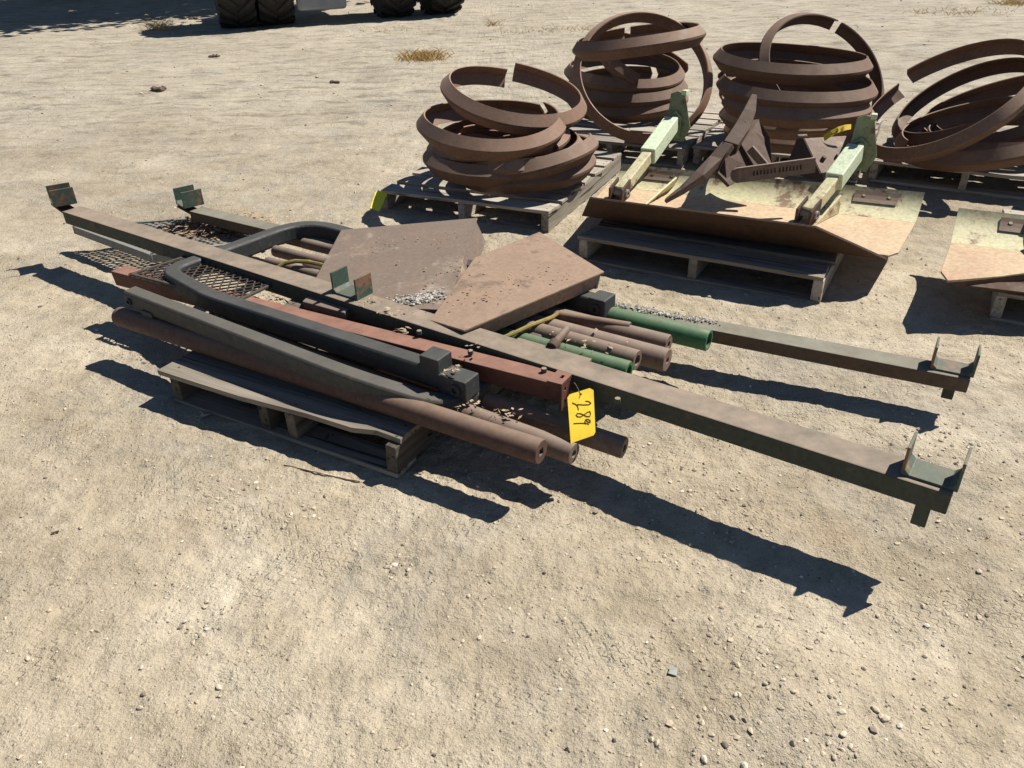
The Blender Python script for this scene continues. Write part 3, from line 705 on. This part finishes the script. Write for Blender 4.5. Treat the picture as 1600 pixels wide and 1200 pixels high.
# ------------------------------------------------------------------ the two rusty box plates
def box_plate(quad, skirt, label, mat, dirs, th=.008, flare=0.0):
    root = thing('steel_plate', label, 'plate', V((quad[0].x, quad[0].y, min(p.z for p in quad) - skirt)), 'folded rusty plates on the pile')
    build('top_sheet', MB().plate(quad, th), mat, root, bevel=.002)
    nrm = (quad[1] - quad[0]).cross(quad[3] - quad[0]).normalized()
    if nrm.z < 0: nrm = -nrm
    cen = sum(quad, V((0, 0, 0))) / len(quad)
    for i in dirs:
        a, b = quad[i], quad[(i + 1) % len(quad)]; d = (b - a).normalized(); inn = (cen - (a + b) / 2); inn = (inn - d * inn.dot(d)).normalized()
        a2, b2 = a + d * .012 - nrm * (th + .001) + inn * .006, b - d * .012 - nrm * (th + .001) + inn * .006
        tp = [a2, b2, b2 + inn * .012, a2 + inn * .012]; bt = [p - nrm * skirt + inn * (.02 - flare) for p in tp]
        build('side_skirt', MB().hexa(bt, tp), mat, root, bevel=.002)
    return root
pl = [at(490, 440, .235), at(694, 494, .25), at(746, 340, .285), at(533, 359, .25)]
box_plate(pl, .10, 'grey brown folded steel plate, left of the two, with gravel in its lower corner', M['plate'], (1, 2), flare=.055)
pr_ = [at(684, 496, .272), at(734, 512, .285), at(944, 424, .30), at(843, 362, .30)]
pr_[0] = at(672, 500, .262)
pr_ = [at(672, 500, .265), at(725, 516, .28), at(944, 424, .30), at(843, 362, .30), at(742, 402, .282)]
box_plate(pr_, .058, 'orange brown folded steel plate, right of the two, tilted toward the viewer', M['plate_orange'], (1, 2))

# ------------------------------------------------------------------ tags
def strokes(lines, P, r, name, mat, parent, n):
    mb = MB()
    for ln in lines:
        pts = [P(*q_) for q_ in ln]
        for a, b in zip(pts[:-1], pts[1:]):
            d = (b - a)
            if d.length < 1e-6: continue
            d_ = d.normalized(); sd = d_.cross(n).normalized()
            mb.obox((a + b) / 2 + n * .0012, d_ * (d.length / 2 + r * .5), sd * r, n * .0004)
    return build(name, mb, mat, parent)
_ta, _tb = at(910, 602, .262), at(905, 692, .150)
nt_ = V((.30, -.66, .69)).normalized()
if nt_.y > 0: nt_ = -nt_
tp0 = _ta
ZT = lambda x, y: onplane(860 + x / 10.91, 590 + y / 10.91, tp0, nt_)
tg = thing('paper_tag', 'yellow card tag with handwritten 289 hanging from the red beam', 'tag', ZT(350, 1130), 'yellow lot tags')
out = [(290, 340), (330, 285), (670, 178), (735, 215), (768, 930), (735, 985), (420, 1095), (348, 1130)]
build('card', MB().plate([ZT(*p) for p in out], .0012, nt_), M['yellow'], tg)
L289 = [[(600, 400), (650, 405), (692, 437), (660, 460), (560, 464), (460, 458)], [(375, 430), (430, 455), (462, 485), (478, 550)],
        [(672, 575), (630, 592), (575, 632), (520, 668), (465, 668), (436, 640), (455, 612), (510, 612), (565, 635), (615, 662), (670, 662), (685, 620), (672, 575)],
        [(398, 782), (500, 776), (600, 780)], [(600, 790), (583, 755), (600, 715), (640, 708), (680, 735), (678, 765), (640, 755), (600, 728)], [(600, 775), (630, 785), (655, 795)]]
strokes(L289, ZT, .0011, 'handwriting', M['ink'], tg, nt_)
strokes([[(520, 270), (490, 350)], [(500, 285), (535, 282)]], ZT, .0009, 'punched_hole', M['ink'], tg, nt_)
build('string', MB().cord([ZT(510, 280), ZT(470, 190), ZT(430, 120), ZT(400, 85)], .0014, 5), M['wire'], tg)
nb = V((.25, -.42, .87)).normalized(); tb = at(590, 300, .125)
ZB = lambda x, y: onplane(560 + x / 10, 260 + y / 10, tb, nb)
tg2 = thing('paper_tag', 'bright yellow blank tag at the left corner of the ring stack pallet', 'tag', ZB(260, 700), 'yellow lot tags')
build('card', MB().plate([ZB(*p) for p in ((300, 375), (420, 405), (445, 435), (390, 560), (325, 700), (185, 650), (230, 520), (270, 400))], .0012, nb), M['yellow_bright'], tg2)

# ------------------------------------------------------------------ scraper blades
def hexbolt(root, c, n, r=.013, mat='pale'):
    build('bolt', MB().tube(c, c + n * .003, r, 12, bore=0), M[mat], root)
def moldboard(root, k0, k1, t0, t1, th=.010, n_=9):
    """dished back of a blade: rises from the floor fold in a curve to the top edge"""
    pr_l = []
    for k_, t_ in ((k0, t0), (k1, t1)):
        run = V((t_.x - k_.x, t_.y - k_.y, 0)); ctl = k_ + run * .75 + V((0, 0, .012)); top = t_ + V((0, 0, .004))
        pr_l.append([k_ * (1 - q_) ** 2 + ctl * 2 * q_ * (1 - q_) + top * q_ * q_ for q_ in [i / n_ for i in range(n_ + 1)]])
    vs = []; fs = []
    for i in range(n_ + 1):
        a_, b_ = pr_l[0][i], pr_l[1][i]; j = min(i + 1, n_); j0 = max(i - 1, 0)
        nn_ = (b_ - a_).cross(pr_l[0][j] - pr_l[0][j0]).normalized()
        if nn_.z < 0: nn_ = -nn_
        vs += [a_, b_, a_ - nn_ * th, b_ - nn_ * th]
    for i in range(n_):
        o = i * 4; p_ = o + 4
        fs += [(o, o + 1, p_ + 1, p_), (o + 2, p_ + 2, p_ + 3, o + 3), (o, p_, p_ + 2, o + 2), (o + 1, o + 3, p_ + 3, p_ + 1)]
    e = n_ * 4; fs += [(0, 2, 3, 1), (e, e + 1, e + 3, e + 2)]
    return build('back_plate', MB().add(vs, fs), M['pale'], root, smooth=True)
bl = thing('scraper_blade', 'pale green scraper blade with two raised arms lying on its back on a pallet', 'scraper blade', at(1100, 330, .125), 'scraper blades')
zf = .165
F0, F1 = at(922, 307, .285), at(1277, 353, .31); L0, L1 = at(910, 333, .165), at(1290, 386, .165); F2 = at(1388, 399, .172); F3 = at(1404, 394, .172)
KL, KR = at(948, 290, zf), at(1430, 348, zf); TL, TR = at(972, 257, .25), at(1445, 302, .255)
build('floor_plate', MB().plate([L0, L1, F2, F3, KR, KL], .010, UP), M['floor_rust'], bl, bevel=.002)
KM = lambda s_: KL.lerp(KR, s_); TM = lambda s_: TL.lerp(TR, s_) + V((0, 0, .006))
moldboard(bl, KL, KR, TL, TR)
build('cutting_edge', MB().plate([L0 - UP * .004, L1 - UP * .006, F2 - UP * .012, F1, F0], .012), M['blade_edge'], bl, bevel=.002)
def board_point(k_, t_, q_):
    run = V((t_.x - k_.x, t_.y - k_.y, 0)); ctl = k_ + run * .75 + V((0, 0, .012)); top = t_ + V((0, 0, .004))
    return k_ * (1 - q_) ** 2 + ctl * 2 * q_ * (1 - q_) + top * q_ * q_
def wear_strip(root, k0, k1, t0, t1, s0, s1, holes=(.22, .80)):
    g = [[board_point(k0.lerp(k1, s_), t0.lerp(t1, s_), q_) for q_ in (.52, .64, .76, .88)] for s_ in (s0, s1)]
    mb = MB()
    for i in range(3):
        qd = [g[0][i], g[1][i], g[1][i + 1], g[0][i + 1]]; n_ = (qd[1] - qd[0]).cross(qd[3] - qd[0]).normalized(); n_ = n_ if n_.z > 0 else -n_
        mb.plate([p + n_ * .007 for p in qd], .005, n_)
    build('wear_strip', mb, M['pipe'], root)
    for h_ in holes: hexbolt(root, g[0][2].lerp(g[1][2], h_) + n_ * .0072, n_, .009)
wear_strip(bl, KL, KR, TL, TR, .10, .22); wear_strip(bl, KL, KR, TL, TR, .80, .93)
def gusset(root, a, b, c_, mat):   # triangular rib
    build('rib', MB().plate([a, b, c_], .010, (b - a).cross(c_ - a).normalized()), mat, root, bevel=.002)
gusset(bl, at(1003, 322, zf + .004), at(1052, 290, zf + .004), at(1056, 276, .25), M['pale'])
gusset(bl, at(1270, 352, zf + .004), at(1308, 332, zf + .004), at(1312, 304, .26), M['pale'])
def arm(root, hinge, mid, top, br):
    h0, h1, h2 = hinge, mid, top
    build('arm_tube', MB().sweep([h0, h1 + (h1 - h0) * .12], rect(.055, .06)), M['pale'], root, bevel=.006)
    build('arm_channel', MB().sweep([h1, h2], rect(.08, .085)), M['pale_clean'], root, bevel=.006)
    d = (h1 - h0).normalized(); sd = d.cross(UP).normalized()
    build('hinge_plate', MB().obox(h0 + sd * .034, d * .05, sd * .006, UP * .045), M['rust_dark'], root, bevel=.004)
    build('hinge_plate', MB().obox(h0 - sd * .034, d * .05, sd * .006, UP * .045), M['rust_dark'], root, bevel=.004)
    build('hinge_bolt', MB().tube(h0 - sd * .048, h0 + sd * .05, .02, 12, bore=.5, bore_d=.006), M['steel'], root)
    d2 = (h2 - h1).normalized(); s2 = d2.cross(UP).normalized()
    s2 = V((-.40, -.91, .12)).normalized(); fw = s2.cross(UP).normalized() * -1; fw = fw if fw.x > 0 else -fw
    c_ = h2 + d2 * .02 + V((.02, .01, .0))
    # bracket cheek: a tapering upright plate with a boss
    ou = [(-.055, -.10), (.05, -.11), (.085, -.03), (.04, .15), (.0, .165), (-.04, .15)]
    build('bracket_plate', MB().plate([c_ + fw * a + UP * b for a, b in ou], .012, s2), M['pale_dark'], root, bevel=.003)
    ou2 = [(-.05, -.09), (.03, -.09), (.035, .03), (0, .06), (-.035, .035)]
    build('boss_plate', MB().plate([c_ + s2 * .013 + fw * a + UP * b for a, b in ou2], .01, s2), M['pale_dark'], root, bevel=.003)
    build('boss_bolt', MB().tube(c_ + s2 * .012 + UP * .022, c_ + s2 * .034 + UP * .022, .014, 12, bore=.5, bore_d=.008), M['steel'], root)
    build('bracket_cap', MB().obox(c_ + UP * .158 + fw * .035 - s2 * .03, fw * .014, s2 * .045, UP * .012), M['pale_clean'], root, bevel=.003)
arm(bl, at(968, 300, .20), at(1012, 244, .31), at(1049, 193, .40), None)
arm(bl, at(1262, 333, .21), at(1302, 284, .31), at(1336, 237, .39), None)

bl2 = thing('scraper_blade', 'pale green and rust scraper blade cut off by the right edge', 'scraper blade', at(1600, 400, .125), 'scraper blades')
G0, G1, G2, G3 = at(1470, 423, .19), at(1481, 438, .19), at(1567, 431, .20), at(1720, 410, .25)
K0, K1 = at(1486, 379, .18), at(1740, 412, .18); U0, U1 = at(1498, 326, .268), at(1750, 366, .268)
U1 = U0 + (K1 - K0)
build('floor_plate', MB().plate([G0, G1, G2, G3, K1, K0], .010), M['floor_rust'], bl2, bevel=.002)
moldboard(bl2, K0, K1, U0, U1)
build('cutting_edge', MB().plate([G1 - UP * .010, G2 - UP * .004, G3 - UP * .01, at(1720, 470, .14), at(1555, 455, .14)], .012), M['blade_edge'], bl2, bevel=.002)
_lk = (K1 - K0).length
wear_strip(bl2, K0, K1, U0, U1, .17 / _lk, .62 / _lk, (.09, .40))
h0 = at(1640, 372, .24); arm(bl2, h0, h0 + V((.12, .17, .12)), h0 + V((.26, .37, .24)), None)

# ------------------------------------------------------------------ loose ground tools lying on the first blade
sh = thing('plow_shank', 'rusty curved plow shank with a pointed top lying in the pale green blade', 'plow shank', at(1045, 312, .19))
crv = [at(1040, 314, .20), at(1066, 297, .26), at(1095, 274, .33), at(1120, 249, .39), at(1138, 226, .45)]
build('curved_bar', MB().sweep(crv, rect(.075, .032), scale=[.55, .85, 1, 1, .9]), M['pipe'], sh, bevel=.003)  # lighter tan rust stands in for sunlight along the bar
s0, s1, s2, s3 = at(1140, 232, .43), at(1158, 205, .48), at(1170, 178, .54), at(1178, 150, .60)
build('upright', MB().sweep([s0, s1, s2, s3], rect(.055, .06), up=V((1, 0, 0)), scale=[1.2, 1.25, 1.0, .45]), M['rust_dark'], sh, bevel=.004)
build('side_plate', MB().plate([at(1165, 188, .53), at(1186, 186, .52), at(1203, 214, .46), at(1208, 262, .34), at(1180, 262, .35), at(1158, 226, .44)], .02), M['rust_dark'], sh, bevel=.003)
build('lower_web', MB().plate([at(1136, 238, .43), at(1166, 215, .46), at(1186, 262, .34), at(1140, 290, .30), at(1120, 270, .34)], .02), M['rust_dark'], sh, bevel=.003)
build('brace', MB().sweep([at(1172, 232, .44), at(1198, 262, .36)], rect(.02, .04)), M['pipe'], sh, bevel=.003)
# slotted bar
v0, v1 = at(1141, 263, .40), at(1262, 247, .43)
axS = (v1 - v0).normalized(); dnS = V((0.05, -.12, -1)); dnS = (dnS - axS * dnS.dot(axS)).normalized(); nS = axS.cross(dnS).normalized()
if nS.y > 0: nS = -nS
Ls = (v1 - v0).length; Hs = .068
hol = []
for g_ in range(2):
    for k in range(7): u_ = Ls * (.19 + g_ * .335) + k * Ls * .045; hol.append((u_, .022, u_ + Ls * .026, .044))
sb = thing('slotted_bar', 'rusty flat bar with two rows of slots and a rounded end lying across the blade', 'slotted bar', v0)
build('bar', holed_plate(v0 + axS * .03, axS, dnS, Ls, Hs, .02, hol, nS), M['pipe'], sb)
rnd_ = [v0 + axS * .03 + nS * .02 + dnS * .0005 ] 
hemi = [v0 + axS * .0301 + dnS * (Hs / 2) + nS * .02 + (-axS * math.sin(t_) * .03 - dnS * math.cos(t_) * Hs / 2) for t_ in [math.pi * i / 10 for i in range(11)]]
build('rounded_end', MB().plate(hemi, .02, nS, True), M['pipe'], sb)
# folded sweep wing
sw = thing('sweep_wing', 'folded triangular rusty plow sweep standing on its point, with a yellow tag on top', 'plow sweep', at(1290, 286, .24))
w0, w1, w2_ = at(1257, 216, .41), at(1322, 212, .39), at(1291, 286, .26)
build('lit_wing', MB().plate([w0, w1, w2_], .010, V((.1, 1, .3)).normalized()), M['plate'], sw, bevel=.002)  # paler material paints in the sunlight on this wing
wb = at(1226, 266, .26); wt = at(1246, 213, .415)
build('shaded_wing', MB().plate([w0 + V((-.004, .0, 0)), w2_ + V((-.006, 0, .0)), wb, wt], .010), M['rust_dark'], sw, bevel=.002)  # darker material paints in the shade on this side of the fold
nw = (w1 - w0).cross(w2_ - w0).normalized()
if nw.y > 0: nw = -nw
for px, py in ((1285, 250), (1307, 247)):
    c_ = onplane(px, py, w0, nw); build('bolt_head', MB().tube(c_ + nw * .0, c_ + nw * .022, .012, 10, bore=0), M['rust_dark'], sw)
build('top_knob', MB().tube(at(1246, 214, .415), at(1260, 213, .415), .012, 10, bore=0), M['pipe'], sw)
n3 = V((-.2, -.75, .62)).normalized(); t3 = at(1300, 210, .42)
Z3 = lambda x, y: onplane(1240 + x / 13.33, 180 + y / 13.33, t3, n3)
tg3 = thing('paper_tag', 'curled yellow tag with faint handwritten marks on top of the rusty sweep', 'tag', Z3(650, 540), 'yellow lot tags')
bend = lambda x, y: Z3(x, y) + n3 * (.02 * math.sin((x - 620) / 580 * math.pi))
ca = [(620, 420), (760, 345), (900, 280), (1050, 225), (1200, 185)]; cb_ = [(640, 545), (770, 470), (900, 405), (1050, 345), (1195, 290)]
mb = MB()
for i in range(4): mb.plate([bend(*cb_[i]), bend(*cb_[i + 1]), bend(*ca[i + 1]), bend(*ca[i])], .0015, n3)
build('card', mb, M['yellow'], tg3)
B2 = lambda x, y: bend(x, y) + n3 * .0006
strokes([[(765, 385), (790, 400), (770, 435), (815, 420)], [(880, 335), (910, 325), (895, 360), (870, 375), (905, 385), (915, 355), (880, 335)], [(985, 290), (1020, 280), (1010, 320), (985, 335), (1035, 318)]], B2, .0014, 'handwriting', M['ink'], tg3, n3)

# ------------------------------------------------------------------ loose litter lying on the pile (uncountable)
def leaf_patch(name, label, spots, mat, size=(.008, .03), lift=.012, straw=.3):
    mb = MB()
    for (p, sx, sy, k) in spots:
        for _ in range(k):
            c_ = V((p.x + random.gauss(0, sx), p.y + random.gauss(0, sy), p.z + random.uniform(.001, lift)))
            a = random.uniform(0, 6.28); L = random.uniform(*size); W = L * (random.uniform(.06, .14) if random.random() < straw else random.uniform(.3, .7))
            d = V((math.cos(a), math.sin(a), random.uniform(-.3, .3))).normalized(); s_ = d.cross(UP).normalized(); n_ = s_.cross(d)
            k_ = random.uniform(-.25, .4) * L
            mb.add([c_ - d * L, c_ + s_ * W + n_ * k_ * .3, c_ + d * L, c_ - s_ * W + n_ * k_ * .3, c_ - n_ * .0012], [(0, 1, 4), (1, 2, 4), (2, 3, 4), (3, 0, 4), (0, 3, 2, 1)])
    return tag(build(name, mb, mat), label, 'leaf litter', kind='stuff')
leaf_patch('leaf_litter', 'brown dead leaves and twigs heaped in the mesh tray', [(at(330, 357, .105), .10, .09, 520), (at(375, 355, .105), .07, .07, 560), (at(290, 352, .105), .06, .04, 160)], M['litter'], (.006, .022), .035)
leaf_patch('leaf_litter', 'pale dry leaves and straw lying in gaps of the pile', [(at(310, 480, .185), .05, .025, 70), (at(345, 497, .185), .03, .02, 40), (at(380, 516, .185), .05, .03, 50),
    (at(635, 520, .24), .018, .012, 22), (at(710, 580, zU + .04), .016, .008, 22), (at(585, 470, .268), .02, .01, 14), (at(565, 476, .268), .02, .01, 6), (at(620, 490, .268), .04, .02, 16), (at(440, 470, .16), .05, .03, 60),
    (at(730, 636, .17), .03, .02, 22), (at(780, 650, .165), .05, .02, 26), (at(735, 545, .275), .015, .01, 6), (at(900, 535, .20), .05, .03, 14), (at(935, 545, .2), .05, .03, 8)], M['litter_pale'], (.004, .013), .014, .45)
_A, _B = at(258, 575, T), at(612, 688, T); _d = (_B - _A).normalized(); _n = UP.cross(_d)
_pl = lambda x_, y_: V((0, 0, .022)) + V(((_A + _d * x_ + _n * y_).x, (_A + _d * x_ + _n * y_).y, 0))
leaf_patch('leaf_litter', 'dark matted debris filling the front pallet gaps', [(_pl(x_, y_), .07, .045, 150) for x_ in (.12, .26, .40, .68, .82) for y_ in (.16, .3)], M['litter_dark'], (.006, .02), .05, .5)
def chips(name, label, spots, mat, s=(.003, .009)):
    mb = MB()
    for (p, q_, sp, k) in spots:
        for _ in range(k):
            c_ = p.lerp(q_, random.random()); r_ = random.uniform(*s)
            mb.blob((c_.x + random.gauss(0, sp), c_.y + random.gauss(0, sp), c_.z + r_ * .4 + random.uniform(0, .004)), r_, r_ * .8, r_ * .55, 1, .25)
    return tag(build(name, mb, mat), label, 'gravel', kind='stuff')
chips('gravel_heap', 'grey gravel heap in the low corner of the left plate', [(at(622, 472, .245), at(690, 462, .255), .022, 420)], M['chip_grey'], (.002, .007))
chips('grit', 'pale grit and bark bits lying along the farther rail', [(at(930, 471, .152), at(1090, 500, .152), .012, 240), (at(1000, 486, .152), at(1120, 505, .152), .010, 120)], M['chip_grey'], (.0015, .006))
chips('grit', 'crumbs of rust and leaf on the right plate', [(at(700, 470, .29), at(860, 440, .305), .05, 30), (at(640, 430, .26), at(720, 420, .28), .06, 24)], M['litter'], (.002, .006))

# ------------------------------------------------------------------ dry grass tufts and dark clods on the far dirt
def tuft(px, py, wd, k, hgt, label):
    c_ = at(px, py); mb = MB()
    for _ in range(k):
        x = c_.x + random.gauss(0, wd); y = c_.y + random.gauss(0, wd * .7); z = gz(x, y) - .004
        a = random.uniform(0, 6.28); L = hgt * random.uniform(.4, 1.2); ln = random.uniform(.3, 1.6)
        d = V((math.cos(a) * ln, math.sin(a) * ln, 1)).normalized(); s_ = d.cross(V((math.sin(a), -math.cos(a), .2))).normalized() * .0035
        p = V((x, y, z)); m1 = p + d * L * .55; tp = p + d * L + V((math.cos(a), math.sin(a), 0)) * L * .35
        mb.add([p - s_, p + s_, m1 + s_ * .8, m1 - s_ * .8, tp], [(0, 1, 2, 3), (3, 2, 4)])
    if 'patch' in label: return tag(build('dry_grass', mb, M['straw']), label, 'dry grass', kind='stuff')
    return tag(build('dry_grass_tuft', mb, M['straw']), label, 'grass tuft', 'dry grass tufts')
tuft(660, 90, .14, 460, .13, 'biggest straw coloured grass tuft above the tagged pallet')
tuft(252, 45, .10, 170, .22, 'upright dry tuft left of the tractor wheels')
tuft(600, 47, .30, 160, .03, 'flat sparse straw patch right below the tractor wheels')
tuft(830, 48, .35, 120, .05, 'low straw patch left above the rear rings')
tuft(770, 38, .06, 40, .16, 'thin small tuft right of the tractor wheels')
tuft(930, 45, .3, 120, .07, 'low straw patch directly behind the topmost rear ring')
tuft(1500, 18, .4, 160, .07, 'broad dry grass patch at the top right')
tuft(1585, 6, .16, 180, .15, 'dry grass tuft in the top right corner')
for px, py, r_, lb in ((247, 140, .085, 'dark dung clod on open dirt at the upper left'), (335, 88, .085, 'dark clod just below the tractor shadow tip'), (302, 28, .10, 'large dark clod beside the tree shadow edge'),
                   (232, 38, .06, 'small dark clod left of the large one'), (523, 124, .06, 'small flat clod in the middle of the far dirt'), (392, 46, .09, 'clod in front of the left tractor wheel')):
    c_ = at(px, py); mb = MB()
    for _ in range(9):
        q_ = r_ * random.uniform(.25, .5); mb.blob((c_.x + random.uniform(-.55, .55) * r_, c_.y + random.uniform(-.4, .4) * r_, gz(c_.x, c_.y) + q_ * .3), q_, q_, q_ * .6, 1, .25)
    tag(build('dirt_clod', mb, M['clod']), lb, 'clod', 'dark clods on the dirt')

# ------------------------------------------------------------------ tractor at the top: only its lower wheels are in the picture
tr = thing('tractor', 'large tractor with dual ribbed tyres parked at the top, only its wheels in view', 'tractor', V((-2.45, 13.9, 0)))
wl, wr_ = at(375, 43), at(697, 22); axw = (wr_ - wl); axw.z = 0; span = axw.length; axw.normalize(); fw = UP.cross(axw).normalized()   # away from the camera
def tyre(c_, rad, wd):
    mb = MB(); k = 44; prof = [(-wd / 2, rad * .58), (-wd / 2 - .02, rad * .78), (-wd / 2, rad * .92), (-wd * .32, rad * .955), (0, rad * .965), (wd * .32, rad * .955), (wd / 2, rad * .92), (wd / 2 + .02, rad * .78), (wd / 2, rad * .58)]
    vs = []; fs = []; m_ = len(prof)
    for i in range(k):
        th = 2 * math.pi * i / k; d = fw * math.cos(th) + UP * math.sin(th)
        vs += [c_ + axw * a + d * b for a, b in prof]
    for i in range(k):
        for j in range(m_ - 1): fs.append((i * m_ + j, i * m_ + j + 1, ((i + 1) % k) * m_ + j + 1, ((i + 1) % k) * m_ + j))
    mb.add(vs, fs)
    L = 20
    for i in range(L):
        for s_ in (-1, 1):
            th0 = 2 * math.pi * (i + (.5 if s_ > 0 else 0)) / L
            pts = []
            for q_ in range(5):
                u_ = q_ / 4; a = s_ * wd * (.02 + .50 * u_); th = th0 - .30 * u_; rr = rad * (1.0 if u_ < .8 else .985)
                for dth in (-.042 - .02 * u_, .042 + .02 * u_):
                    d = fw * math.cos(th + dth) + UP * math.sin(th + dth)
                    pts += [c_ + axw * a + d * (rad * .93), c_ + axw * a + d * rr]
            o = []
            for q_ in range(4):
                b = q_ * 4; o += [(b + 1, b + 3, b + 7, b + 5), (b, b + 1, b + 5, b + 4), (b + 2, b + 6, b + 7, b + 3)]
            o += [(0, 2, 3, 1), (16, 17, 19, 18)]
            mb.add(pts, o)
    return mb
RAD = .82
offs = [0.0, .60, 2.72, span]
offs = [0.0, (at(436, 40) - wl).dot(axw), (at(630, 30) - wl).dot(axw), span]
for k, o_ in enumerate(offs):
    c_ = wl + axw * o_ + fw * .35; c_.z = RAD - .03
    wdt = .52
    wh = thing('wheel', None, None, V((0, 0, 0))); wh.parent = tr; wh.location = V((c_.x, c_.y, 0)) - tr.location
    for key in ('label', 'category'):
        if key in wh: del wh[key]
    build('tyre', tyre(c_, RAD, wdt), M['tyre'], wh, smooth=True)
    mb = MB().tube(c_ - axw * wdt * .3, c_ + axw * wdt * .3, RAD * .57, 32, bore=.4, bore_d=.1)
    build('rim', mb, M['rim'], wh, smooth=True)
mid = wl + axw * span / 2 + fw * .35
def tb(name, u0, u1, v0, v1, z0, z1, mat, bv=.03):
    c_ = mid + axw * (u0 + u1) / 2 + fw * (v0 + v1) / 2; c_ = V((c_.x, c_.y, (z0 + z1) / 2))
    return build(name, MB().obox(c_, axw * (u1 - u0) / 2, fw * (v1 - v0) / 2, UP * (z1 - z0) / 2), mat, tr, bevel=bv)
tb('axle', -span / 2, span / 2, -.12, .12, RAD - .14, RAD + .1, M['machine'])
tb('chassis', -.38, .38, -.5, 3.0, .62, 1.05, M['machine'])
tb('belly_panel', -.78, -.02, -.66, -.52, .20, 1.0, M['machine'], .05)
tb('hood', -.4, .4, 1.5, 3.2, 1.05, 1.6, M['machine_green'], .08)
tb('cab', -.55, .75, .3, 1.5, 1.05, 2.0, M['glass'], .05)
tb('cab_roof', -.6, .8, .25, 1.55, 2.0, 2.12, M['machine_green'], .06)

# ------------------------------------------------------------------ tree beyond the top left corner: its shade lies on the dirt there
def tree(base, hgt, cr, label):
    root = thing('tree', label, 'tree', base)
    p = [base, base + V((.1, .05, hgt * .3)), base + V((.05, .15, hgt * .55)), base + V((.2, .1, hgt * .8))]
    cir = [(math.cos(2 * math.pi * i / 12), math.sin(2 * math.pi * i / 12)) for i in range(12)]
    mb = MB().sweep(p, cir, up=V((0, 1, 0)), scale=[.28, .22, .16, .06])
    tips = []
    for k in range(11):
        a = k * 2.4; z_ = hgt * random.uniform(.35, .7); s_ = base + V((.07, .1, z_)); e_ = s_ + V((math.cos(a) * cr * .75, math.sin(a) * cr * .75, random.uniform(.4, 1.4)))
        mb.sweep([s_, s_.lerp(e_, .5) + UP * .2, e_], cir, scale=[.09, .06, .02]); tips += [e_, s_.lerp(e_, .6)]
    build('trunk', mb, M['bark'], root, smooth=True)
    lf = MB(); tips.append(base + V((0, 0, hgt * .85)))
    for e_ in tips:
        for c_ in range(18):
            q_ = e_ + V((random.gauss(0, .75), random.gauss(0, .75), random.gauss(0, .5)))
            for _ in range(26):
                c2 = q_ + V((random.gauss(0, .32), random.gauss(0, .32), random.gauss(0, .25)))
                a = V((random.uniform(-1, 1), random.uniform(-1, 1), random.uniform(-1, 1))).normalized(); b = a.cross(V((.3, .5, .8))).normalized()
                L = random.uniform(.09, .2); lf.add([c2 - a * L, c2 + b * L * .45, c2 + a * L, c2 - b * L * .45], [(0, 1, 2, 3)])
    build('crown', lf, M['leaf'], root)
    return root
tree(V((-5.0, 18.7, 0)), 8.8, 3.6, 'leafy tree beyond the top left corner shading the far dirt')
tree(V((-9.5, 19.6, 0)), 8.6, 3.8, 'second leafy tree farther left whose shade darkens the corner')
def stick(pts, rr, name, label, cat, mat):
    path = []
    for px, py, dz in pts:
        c_ = at(px, py); path.append(V((c_.x, c_.y, gz(c_.x, c_.y) + dz)))
    tag(build(name, MB().sweep(path, [(-rr, -rr * .5), (rr, -rr * .5), (rr * .8, rr * .6), (-rr * .7, rr * .5)]), M[mat]), label, cat)
stick([(306, 652, .004), (318, 647, .012), (326, 643, .008)], .007, 'wood_chip', 'pale wood splinter on the dirt at the front pallet edge', 'wood chip', 'wood_x')
stick([(443, 719, .003), (500, 733, .006), (540, 741, .004), (562, 743, .003)], .003, 'twig', 'thin pale twig lying along the shadow in front of the pallet', 'twig', 'litter_pale')
stick([(80, 833, .003), (92, 829, .007)], .003, 'twig', 'short dark twig on the open dirt at the far left', 'twig', 'bark')
stick([(322, 388, .003), (345, 378, .004)], .003, 'twig', 'short twig on bare dirt left of the mesh tray', 'twig', 'bark')
c_ = at(1052, 1044); zz = gz(c_.x, c_.y) + .006
tag(build('glass_shard', MB().plate([V((c_.x - .012, c_.y - .006, zz)), V((c_.x + .006, c_.y - .012, zz - .002)), V((c_.x + .012, c_.y + .006, zz + .002)), V((c_.x - .003, c_.y + .011, zz + .003))], .003), plain('dull_green_glass', (.22, .235, .21), .4, .1, 30, .6)), 'small grey green shard of glass on the foreground dirt', 'glass shard')
chips('rust_flakes', 'pale specks and flakes on the two folded plates', [(at(560, 380, .262), at(720, 370, .284), .05, 40), (at(770, 430, .295), at(900, 425, .305), .04, 26)], M['litter_pale'], (.0012, .0045))
